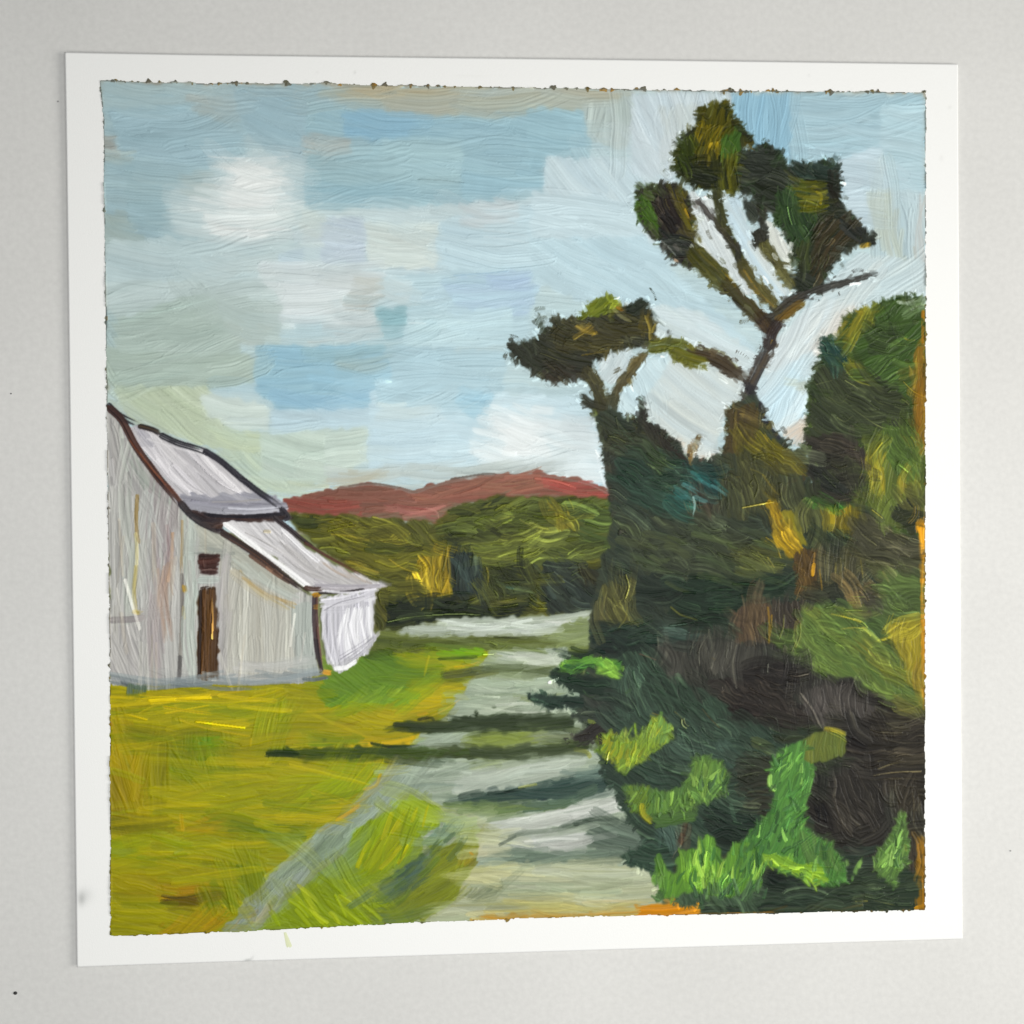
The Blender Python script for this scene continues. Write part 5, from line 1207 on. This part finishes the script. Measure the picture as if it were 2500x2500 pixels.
# ---------------------------------------------------------------- bristle pass: small strokes that drag the colours already there
gy, gx = np.mgrid[0:NY, 0:NX]
cell = np.stack([X0 + (gx.ravel() + .5) * G, Y0 + (gy.ravel() + .5) * G], 1)
inb = inside(bq, cell)
sk = (boxblur((LB == lab('painted_sky')).reshape(NY, NX).astype(np.float32), 5).ravel() > .98)
Cs = boxblur(boxblur(C.reshape(NY, NX, 3), 5), 4).reshape(-1, 3)
C[sk] = C[sk] * .42 + Cs[sk] * .58
FOLI = np.array([any(t in n for t in ('pine', 'trunk', 'thicket', 'bank', 'tree', 'shrub', 'bush', 'woodland')) for n in LABELS] + [False] * 64)


def wet_edges(k1, k2):
    """where two colours meet the brush has pulled them together, most of all round the foliage"""
    l2 = LB.reshape(NY, NX)
    for m_, r, k in ((None, 1, k1), (FOLI, 2, k2)):
        ed = np.zeros((NY, NX), np.float32)
        dx, dy = l2[:, 1:] != l2[:, :-1], l2[1:] != l2[:-1]
        if m_ is not None:
            f2 = FOLI[np.maximum(l2, 0)]
            dx, dy = dx & (f2[:, 1:] | f2[:, :-1]), dy & (f2[1:] | f2[:-1])
        ed[:, 1:] += dx
        ed[1:] += dy
        ed = np.clip(boxblur(boxblur((ed > 0).astype(np.float32), r), r).ravel() * 2.2 * r, 0, 1)[:, None] * k
        C[:] = C * (1 - ed) + boxblur(boxblur(C.reshape(NY, NX, 3), r), r).reshape(-1, 3) * ed


wet_edges(.4, .4)
Cb = boxblur(C.reshape(NY, NX, 3), 2).reshape(-1, 3)
cand = np.flatnonzero(inb & (LB >= 0))
for grp in (('painted_thicket', 'painted_bank', 'painted_tree'), ('painted_meadow', 'painted_path', 'painted_field')):
    for g in grp:
        GRP[lab(g)] = lab(grp[0])
# label: length, width, colour drag, colour jitter, bristle contrast, relief, bow, chance
TEX = {'painted_sky': (120, 300, 30, 76, .15, .010, .012, 1., .08, .085), 'painted_barn': (80, 200, 14, 30, .14, .02, .04, .9, .02, .35),
       'painted_path': (60, 160, 12, 28, .40, .03, .07, .9, .05, .5), 'painted_meadow': (70, 180, 20, 44, .26, .025, .075, .9, .05, .6),
       'painted_field': (50, 150, 8, 20, .30, .03, .07, .9, .03, .7), 'painted_hill': (40, 110, 7, 14, .35, .03, .06, .9, .04, .8),
       'painted_roof:upper': (40, 120, 8, 16, .2, .02, .03, .8, .03, .5), 'painted_roof:lower': (40, 120, 8, 16, .2, .02, .03, .8, .03, .5),
       'painted_end_wall': (30, 80, 8, 16, .2, .02, .03, .8, .03, .5), 'painted_door': (30, 80, 5, 10, .3, .04, .06, .8, .03, .4), 'painted_window': (20, 40, 5, 10, .3, .04, .06, .8, .03, .4),
       'painted_thicket': (40, 110, 18, 42, .50, .04, .18, .9, .15, .42), 'painted_bank': (40, 110, 18, 42, .50, .04, .18, .9, .13, .42), 'painted_tree': (40, 110, 18, 42, .46, .04, .17, .9, .15, .42),
       **{'painted_bush:' + k: (24, 50, 12, 20, .30, .05, .13, .6, .06, .2) for k in 'abcdef'},
       'painted_woodland': (35, 105, 14, 30, .6, .05, .17, .9, .12, .7)}
for i in rng.choice(cand, 11000, replace=False):
    l = LB[i]
    nm_ = LABELS[l]
    l0, l1, w0, w1, al, cj, vr, ha, bw, ch = TEX.get(nm_, (24, 60, 9, 20, .5, .05, .15, .9, .08, .8))
    if rng.random() > ch or any(not (0 <= i + o < NX * NY) or GRP[LB[i + o]] != GRP[l] for o in (-5, 5, -5 * NX, 5 * NX)):
        continue
    A = DIR[i] + rng.normal() * .06
    d = np.array([math.cos(A), math.sin(A)])
    n_ = np.array([-d[1], d[0]])
    ln = rng.uniform(l0, l1)
    o = cell[i]
    k = (.35 + .5 * abs(rng.normal())) * ln * bw * np.sign(math.sin(o[0] / 97. + 2.1 * math.sin(o[1] / 140.)) + math.cos(o[1] / 83. - 1.3 * math.sin(o[0] / 120.)))
    pp = [o - d * ln / 2 - n_ * k * .3, o + n_ * k * .7, o + d * ln / 2 - n_ * k * .3]
    c = Cb[i] * (1 + rng.normal() * cj)
    if c[0] - c[2] > .42 and c[0] > .6:
        continue
    c2 = None
    if c.mean() < .45 and vr > .1 and rng.random() < .5:
        c2 = c * 1.5 + np.array([.045, .04, .012], np.float32)  # paler olive bristles: glints on the dark paint, put into the colour
    stroke(pp, rng.uniform(w0, w1), c, None, a0=al, thick=1.0, vary=vr, keep=l, label=False, c2=c2, mix2=-.25, ha=ha)

# thin lines the bristles scratch through dark paint
for i in rng.choice(cand, 2000, replace=False):
    l = LB[i]
    nm_ = LABELS[l]
    if nm_ in ('painted_sky', 'painted_hill', 'painted_path', 'painted_meadow') or Cb[i].mean() > .47 or 'barn' in nm_ or any(not (0 <= i + o < NX * NY) or GRP[LB[i + o]] != GRP[l] for o in (-7, 7, -7 * NX, 7 * NX)):
        continue
    A = DIR[i] + rng.normal() * .15
    d = np.array([math.cos(A), math.sin(A)])
    n_ = np.array([-d[1], d[0]])
    l0_ = rng.uniform(24, 70)
    dark = rng.random() < .35
    bw = rng.normal() * .10
    gapw = rng.uniform(5.5, 7.5)
    for k in range(rng.integers(3, 9)):
        ln = l0_ * rng.uniform(.7, 1.2)
        o = cell[i] + n_ * gapw * k + d * rng.normal() * 5
        pp = [o - d * ln / 2 - n_ * ln * bw * .3, o + n_ * ln * bw * .7, o + d * ln / 2 - n_ * ln * bw * .3]
        c = Cb[i] * .66 if dark else Cb[i] * rng.uniform(1.12, 1.38) + np.array([.035, .032, .006], np.float32)
        stroke(pp, rng.uniform(2.6, 4.6), c, None, a0=rng.uniform(.15, .42), thick=1.3, vary=.05, keep=l, label=False, ha=.5, dry=.5)
# restate the drawn accents
FOL = ('painted_thicket', 'painted_bank', 'painted_tree', 'painted_woodland', 'painted_meadow')
for q_, wd_, c_, l_, a_, th_, ta_, dr_ in DETAIL:
    if LABELS[l_] != 'painted_sky':
        stroke(q_, wd_ * (.8 if LABELS[l_] in FOL else 1), c_, None, a0=a_ * (.45 if LABELS[l_] in FOL else .4 if LABELS[l_] == 'painted_eaves' else .45), thick=th_, taper=ta_, dry=dr_, vary=.06, keep=l_, label=False)

wet_edges(.25, .25)
# dry drags of the brush across the outlines of foliage and other motifs
Cd = boxblur(C.reshape(NY, NX, 3), 1).reshape(-1, 3)
Lf = boxblur(boxblur(FOLI[np.maximum(LB, 0)].reshape(NY, NX).astype(np.float32), 4), 4)
gyx = np.gradient(Lf)


def near_to(words, r):
    m_ = np.array([any(t in n for t in words) for n in LABELS] + [False] * 64)
    return boxblur(m_[np.maximum(LB, 0)].reshape(NY, NX).astype(np.float32), r).ravel()


limb, calm = near_to(('trunk',), 6), near_to(('hill', 'field', 'barn', 'roof', 'end_wall', 'eaves'), 7)
edge_c = np.flatnonzero((np.abs(Lf.ravel() - .5) < .2) & inb)
for i in rng.choice(edge_c, 2300, replace=False):
    g = -np.array([gyx[1].ravel()[i], gyx[0].ravel()[i]])
    g /= np.hypot(*g) + 1e-9
    if rng.random() < .35:
        g = -g
    A = math.atan2(g[1], g[0]) + rng.normal() * .75
    if limb[i] > .01:
        A = DIR[i] + rng.normal() * .2
    if calm[i] > .01:
        continue
    d = np.array([math.cos(A), math.sin(A)])
    src = cell[i] - g * rng.uniform(9, 14)
    j = int((src[1] - Y0) / G) * NX + int((src[0] - X0) / G)
    if not 0 <= j < NX * NY or not inb[j]:
        continue
    ln = rng.uniform(10, 25)
    o = cell[i] - g * rng.uniform(1, 6)
    stroke([o - d * ln * .5, o + np.array([-d[1], d[0]]) * rng.normal() * 2, o + d * ln * .6], rng.uniform(6, 15), Cd[j], None, a0=rng.uniform(.35, .8), thick=1.0, vary=.07,
           label=False, dry=.9, taper=.3, ha=.4)
# last touches laid over everything
for f_ in LATE:
    f_()
Cb = boxblur(C.reshape(NY, NX, 3), 2).reshape(-1, 3)

# crumbs of paint where the masking tape was pulled off
edge_col = [hexc(c) for c in '#6d5a2a #8a6420 #4f4a38 #57503f #a5701c #5d5a48'.split()]
bn = np.vstack([bq, bq[:1]])
crumbs = np.zeros(NY * NX, bool)
for a, b, dens in [(bn[i], bn[i + 1], 1) for i in range(len(bn) - 1)]:
    ln = np.hypot(*(b - a))
    nout = np.array([(b - a)[1], -(b - a)[0]]) / ln
    mid = (a + b) / 2
    top = abs(nout[1]) > .7 and mid[1] < 0
    for k in range(int(ln / (15 if top else 26))):
        t = rng.random()
        r = .8 + rng.gamma(1.8, 1.1) if rng.random() < .86 else rng.uniform(4, 7.5)
        r = min(r, 7.5) * (1 if top else .62)
        o = a + (b - a) * t + nout * rng.uniform(-.5, .55) * r
        c = edge_col[rng.integers(len(edge_col))]
        if not top:
            j = int((o[1] - nout[1] * 9 - Y0) / G) * NX + int((o[0] - nout[0] * 9 - X0) / G)
            if 0 <= j < NX * NY:
                c = .55 * c + .35 * Cb[j]
        el = rng.uniform(.78, 1.3)
        i0, i1 = int((o[0] - 12 - X0) / G), int((o[0] + 12 - X0) / G)
        j0, j1 = int((o[1] - 12 - Y0) / G), int((o[1] + 12 - Y0) / G)
        i0, j0, i1, j1 = max(i0, 0), max(j0, 0), min(i1, NX), min(j1, NY)
        jj, ii = np.mgrid[j0:j1, i0:i1]
        idx = (jj * NX + ii).ravel()
        rr = np.hypot((cell[idx, 0] - o[0]) * el, (cell[idx, 1] - o[1]) / el) * (1 + .25 * np.sin(3 * np.arctan2(cell[idx, 1] - o[1], cell[idx, 0] - o[0]) + k))
        z = idx[rr < r]
        crumbs[z] = True
        C[z] = C[z] * .25 + c * .75
        Hh[z] = 1.0 + 1.5 * np.sqrt(np.clip(1 - (rr[rr < r] / r) ** 2, 0, 1))
        LB[z] = -1
def mid_y(a, b):
    return (a[1] + b[1]) / 2


# dark line of built up paint along the tape edge
for a, b in zip(bn[:-1], bn[1:]):
    nin = -np.array([(b - a)[1], -(b - a)[0]]) / np.hypot(*(b - a))
    n_ = max(3, int(np.hypot(*(b - a)) / 45))
    for k in range(n_):
        if rng.random() < (.9 if mid_y(a, b) < 900 else .5):
            t0, t1 = k / n_, (k + 1) / n_
            o = [a + (b - a) * t + nin * rng.uniform(.2, 1.8) for t in (t0, (t0 + t1) / 2, t1)]
            ci = int((o[1][1] + nin[1] * 8 - Y0) / G) * NX + int((o[1][0] + nin[0] * 8 - X0) / G)
            stroke(o, 4.2, Cb[ci] * .35 + hexc('#5d5542') * .42, None, a0=.8, thick=1.6, label=False, dry=.1)

mask = inb | crumbs
# uneven border: nibble and swell by a fine noise
edge_n = boxblur(rng.normal(size=(NY, NX)).astype(np.float32), 3).ravel() * 5
near = boxblur(mask.reshape(NY, NX).astype(np.float32), 2).ravel()
mask = (near + edge_n * .12 > .5) & (near > .15)

# fill label holes, then tidy the map so each painted motif is one clean patch
best = np.full(NY * NX, -1., np.float32)
res = LB.copy()
for l in range(len(LABELS)):
    f = boxblur(boxblur((LB == l).reshape(NY, NX).astype(np.float32), 4), 3).ravel()
    k = f > best
    res[k] = l
    best[k] = f[k]
LB = res

# ---------------------------------------------------------------- materials
def mat(name, rough, bump_scale=None, bump=0., attr=None, base=None, spec=.5):
    m = bpy.data.materials.new(name)
    m.use_nodes = True
    nt = m.node_tree
    bs = nt.nodes['Principled BSDF']
    bs.inputs['Roughness'].default_value = rough
    bs.inputs['Specular IOR Level'].default_value = spec
    if base is not None:
        bs.inputs['Base Color'].default_value = (*base, 1)
    if attr:
        a = nt.nodes.new('ShaderNodeAttribute')
        a.attribute_name = attr
        nt.links.new(a.outputs['Color'], bs.inputs['Base Color'])
    if bump_scale:
        tc = nt.nodes.new('ShaderNodeTexCoord')
        n = nt.nodes.new('ShaderNodeTexNoise')
        n.inputs['Scale'].default_value = bump_scale
        n.inputs['Detail'].default_value = 4
        b = nt.nodes.new('ShaderNodeBump')
        b.inputs['Strength'].default_value = bump
        b.inputs['Distance'].default_value = .0003
        nt.links.new(tc.outputs['Object'], n.inputs['Vector'])
        nt.links.new(n.outputs['Fac'], b.inputs['Height'])
        nt.links.new(b.outputs['Normal'], bs.inputs['Normal'])
    return m


def lin(c):
    c = np.clip(c, 0, 1)
    return np.where(c <= .04045, c / 12.92, ((c + .055) / 1.055) ** 2.4)


def grid_mesh(name, xyz, quads, color=None, material=None):
    me = bpy.data.meshes.new(name)
    me.vertices.add(len(xyz))
    me.vertices.foreach_set('co', np.ascontiguousarray(xyz, np.float32).ravel())
    me.loops.add(quads.size)
    me.loops.foreach_set('vertex_index', np.ascontiguousarray(quads, np.int32).ravel())
    me.polygons.add(len(quads))
    me.polygons.foreach_set('loop_start', np.arange(0, quads.size, 4, dtype=np.int32))
    me.polygons.foreach_set('use_smooth', np.ones(len(quads), bool))
    me.update(calc_edges=True)
    if color is not None:
        at = me.color_attributes.new('paint', 'FLOAT_COLOR', 'POINT')
        rgba = np.ones((len(xyz), 4), np.float32)
        rgba[:, :3] = color
        at.data.foreach_set('color', rgba.ravel())
    me.validate()
    if material:
        me.materials.append(material)
    return me


def link(name, me, parent=None):
    o = bpy.data.objects.new(name, me)
    col.objects.link(o)
    if parent is not None:
        o.parent = parent
    return o


U = S / CP                                   # canvas unit in metres
THK = .00045                                 # sheet thickness
LIFT = .0003


def base_z(x, y):
    """the sheet lies almost flat: its left and top edges stand off the table a little (x, y in canvas units, y down)"""
    l = np.clip((-x - 620) / 465, 0, 1) ** 2 * .00045
    t = np.clip((-y - 700) / 390, 0, 1) ** 2 * .0003
    return LIFT + THK + l + t + .00010 * np.sin(x / 310. + .6) * np.sin(y / 270.)


# ---------------------------------------------------------------- table
tm = mat('white_table', .55, 900, .10, spec=.25)
nt = tm.node_tree
tc = nt.nodes.new('ShaderNodeTexCoord')
n1 = nt.nodes.new('ShaderNodeTexNoise'); n1.inputs['Scale'].default_value = 14; n1.inputs['Detail'].default_value = 6
n2 = nt.nodes.new('ShaderNodeTexNoise'); n2.inputs['Scale'].default_value = 640; n2.inputs['Detail'].default_value = 3
r1 = nt.nodes.new('ShaderNodeValToRGB')
r1.color_ramp.elements[0].color = (.664, .661, .641, 1); r1.color_ramp.elements[0].position = .3
r1.color_ramp.elements[1].color = (.714, .711, .690, 1); r1.color_ramp.elements[1].position = .7
mx = nt.nodes.new('ShaderNodeMix'); mx.data_type = 'RGBA'; mx.blend_type = 'MULTIPLY'; mx.inputs[0].default_value = 1
r2 = nt.nodes.new('ShaderNodeValToRGB')
r2.color_ramp.elements[0].color = (.93, .93, .93, 1); r2.color_ramp.elements[0].position = .3
r2.color_ramp.elements[1].color = (1, 1, 1, 1); r2.color_ramp.elements[1].position = .7
for n in (n1, n2):
    nt.links.new(tc.outputs['Object'], n.inputs['Vector'])
nt.links.new(n1.outputs['Fac'], r1.inputs['Fac'])
nt.links.new(n2.outputs['Fac'], r2.inputs['Fac'])
nt.links.new(r1.outputs['Color'], mx.inputs[6])
nt.links.new(r2.outputs['Color'], mx.inputs[7])
nt.links.new(mx.outputs[2], nt.nodes['Principled BSDF'].inputs['Base Color'])
tv = np.array([(-.6, -.6, 0), (.6, -.6, 0), (.6, .6, 0), (-.6, .6, 0), (-.6, -.6, -.02), (.6, -.6, -.02), (.6, .6, -.02), (-.6, .6, -.02)])
tq = np.array([(0, 1, 2, 3), (7, 6, 5, 4), (0, 4, 5, 1), (1, 5, 6, 2), (2, 6, 7, 3), (3, 7, 4, 0)])
me = grid_mesh('table_top', tv, tq, None, tm)
me.polygons.foreach_set('use_smooth', np.zeros(6, bool))
table = link('table_top', me)
table['kind'] = 'structure'

# ---------------------------------------------------------------- the sheet of paper
art = bpy.data.objects.new('landscape_painting', None)
col.objects.link(art)
art['label'] = 'square oil sketch of a white barn, path and pines on white paper'
art['category'] = 'painting'
art.empty_display_size = .02

PN = 560
xs = np.linspace(-CP, CP, PN)
ys = np.linspace(-CP * HH, CP * HH, PN)
px, py = np.meshgrid(xs, ys)
px, py = px.ravel(), py.ravel()
pc = np.tile(np.array([.868, .872, .856], np.float32), (PN * PN, 1))


def stain(o, rx, ry, c, k, rot=0.):
    o = plane([o])[0]
    dx, dy = px - o[0], py - o[1]
    a, b = dx * math.cos(rot) + dy * math.sin(rot), -dx * math.sin(rot) + dy * math.cos(rot)
    f = (np.exp(-(a / rx) ** 2 - (b / ry) ** 2) * k)[:, None]
    pc[:] = pc * (1 - f) + np.array(c) * f


stain((203, 2190), 9, 16, (.30, .31, .30), .55)
stain((212, 2182), 18, 18, (.45, .46, .45), .30)
stain((606, 2341), 9, 3, (.25, .27, .25), .6, -.1)
stain((617, 2335), 7, 3, (.5, .5, .5), .35, -.9)
stain((867, 180), 2.5, 4, (.5, .5, .48), .4)
stain((1972, 188), 4, 2, (.5, .5, .48), .3, .8)
stain((775, 181), 2, 3, (.5, .5, .48), .3)
stain((2315, 265), 5, 4, (.72, .72, .7), .5)
stain((2295, 388), 5, 8, (.72, .72, .7), .4)
stain((1150, 190), 50, 2, (.75, .75, .72), .3)
top = np.stack([px * U, -py * U, base_z(px, py)], 1)
ii = np.arange(PN * PN).reshape(PN, PN)
q = np.stack([ii[1:, :-1], ii[1:, 1:], ii[:-1, 1:], ii[:-1, :-1]], -1).reshape(-1, 4)
ring = np.concatenate([ii[0, :-1], ii[:-1, -1], ii[-1, :0:-1], ii[:0:-1, 0]])
bot = top[ring].copy()
bot[:, 2] -= THK
nb = len(top)
k = np.arange(len(ring))
k2 = (k + 1) % len(ring)
qs = np.stack([ring[k], ring[k2], nb + k2, nb + k], 1)
pm = mat('paper', .75, 2600, .12, attr='paint', spec=.2)
me = grid_mesh('paper_sheet', np.vstack([top, bot]), np.vstack([q, qs]), np.vstack([pc, pc[ring]]), pm)
sharp = np.ones(len(q) + len(qs), bool)
sharp[len(q):] = False
me.polygons.foreach_set('use_smooth', sharp)
link('paper_sheet', me, art)

# a thin swipe of green yellow paint that got under the tape
sv = []
for t in np.linspace(0, 1, 10):
    o = plane([(697 + 11 * t, 2273 + 36 * t)])[0]
    wd = 3 + 4.5 * t - (2 if t > .9 else 0)
    for k in np.linspace(-1, 1, 7):
        z = base_z(o[0] + k * wd, o[1]) + .00003 + .00004 * (1 - k * k) * (.6 + .4 * math.sin(9 * k))
        sv.append(((o[0] + k * wd) * U, -(o[1] + (1.5 * math.sin(5 * k) if t == 1 else 0)) * U, z))
ii = np.arange(70).reshape(10, 7)
q = np.stack([ii[1:, :-1], ii[1:, 1:], ii[:-1, 1:], ii[:-1, :-1]], -1).reshape(-1, 4)
link('paint_smear', grid_mesh('paint_smear', np.array(sv), q, None, mat('thin_paint', .5, 700, .2, base=(.72, .76, .50))), art)

# ---------------------------------------------------------------- the paint film, one mesh for each painted motif
for n_, (gain, sat, *tint) in GRADE.items():
    k = np.flatnonzero(LB == lab(n_))
    g = C[k].mean(1, keepdims=True)
    C[k] = np.clip((g + (C[k] - g) * sat) * gain * np.array(tint or [1, 1, 1]), 0, 1)
alb = np.clip(lin(C) / E0 - .006, 0.004, .9)
vx, vy = cell[:, 0], cell[:, 1]
Hs = Hh.reshape(NY, NX)
Hs = .55 * Hs + .45 * boxblur(Hs, 1)
Hs = Hs.ravel()
z = base_z(vx, vy) + .00004 + np.clip(Hs, 0, 6) * HSCALE
# bring the film down to the paper at its rim
rim = boxblur(mask.reshape(NY, NX).astype(np.float32), 2).ravel()
z -= np.clip(.95 - rim, 0, 1) * .00010
verts = np.stack([vx * U, -vy * U, z], 1)
ids = np.arange(NY * NX).reshape(NY, NX)
q = np.stack([ids[1:, :-1], ids[1:, 1:], ids[:-1, 1:], ids[:-1, :-1]], -1).reshape(-1, 4)
q = q[mask[q].all(1)]
ql = LB[q[:, 3]]
film = mat('oil_paint', .45, None, attr='paint', spec=.14)
PARENT = {}
made = {}
for name, par in PARTS:
    l = LABELS.index(name)
    f = q[ql == l]
    if not len(f):
        continue
    u_, inv = np.unique(f, return_inverse=True)
    me = grid_mesh(name.split(':')[0], verts[u_], inv.reshape(-1, 4), alb[u_], film)
    made[name] = link(name.split(':')[0], me, made[par] if par else art)
    lbl = PART_LABELS.get(name)
    if lbl:
        made[name]['label'] = lbl
if set(LABELS) - {n for n, _ in PARTS}:
    print('UNPARTED', set(LABELS) - {n for n, _ in PARTS})

# ---------------------------------------------------------------- bits lying on the table
def speck(name, at, r, c, label, flat=.35):
    o = plane([at])[0]
    v, f = [], []
    n, m = 16, 8
    for i in range(m + 1):
        th = math.pi * i / m
        for j in range(n):
            ph = 2 * math.pi * j / n
            k = r * (1 + .08 * math.sin(2 * ph + 1.3))
            v.append((k * math.sin(th) * math.cos(ph) * U, k * math.sin(th) * math.sin(ph) * U, (r * flat * (1 + math.cos(th))) * U))
    for i in range(m):
        for j in range(n):
            f.append((i * n + j, (i + 1) * n + j, (i + 1) * n + (j + 1) % n, i * n + (j + 1) % n))
    ob = link(name, grid_mesh(name, np.array(v), np.array(f), None, mat('grit', .7, base=c)))
    ob.location = (o[0] * U, -o[1] * U, 0)
    ob['label'] = label
    ob['category'] = 'speck'
    return ob


speck('speck', (38, 2424), 4.3, (.03, .03, .03), 'tiny black speck on the table below the lower left corner of the sheet')
speck('speck', (27, 961), 1.9, (.12, .12, .12), 'tiny grey speck on the table left of the painted barn roof')
speck('speck', (142, 248), 2.2, (.30, .30, .29), 'tiny pale grey speck on the table left of the sheet near its upper left corner')
speck('speck', (2467, 2077), 2.2, (.40, .40, .39), 'tiny pale grey speck on the table right of the sheet near its lower right corner')
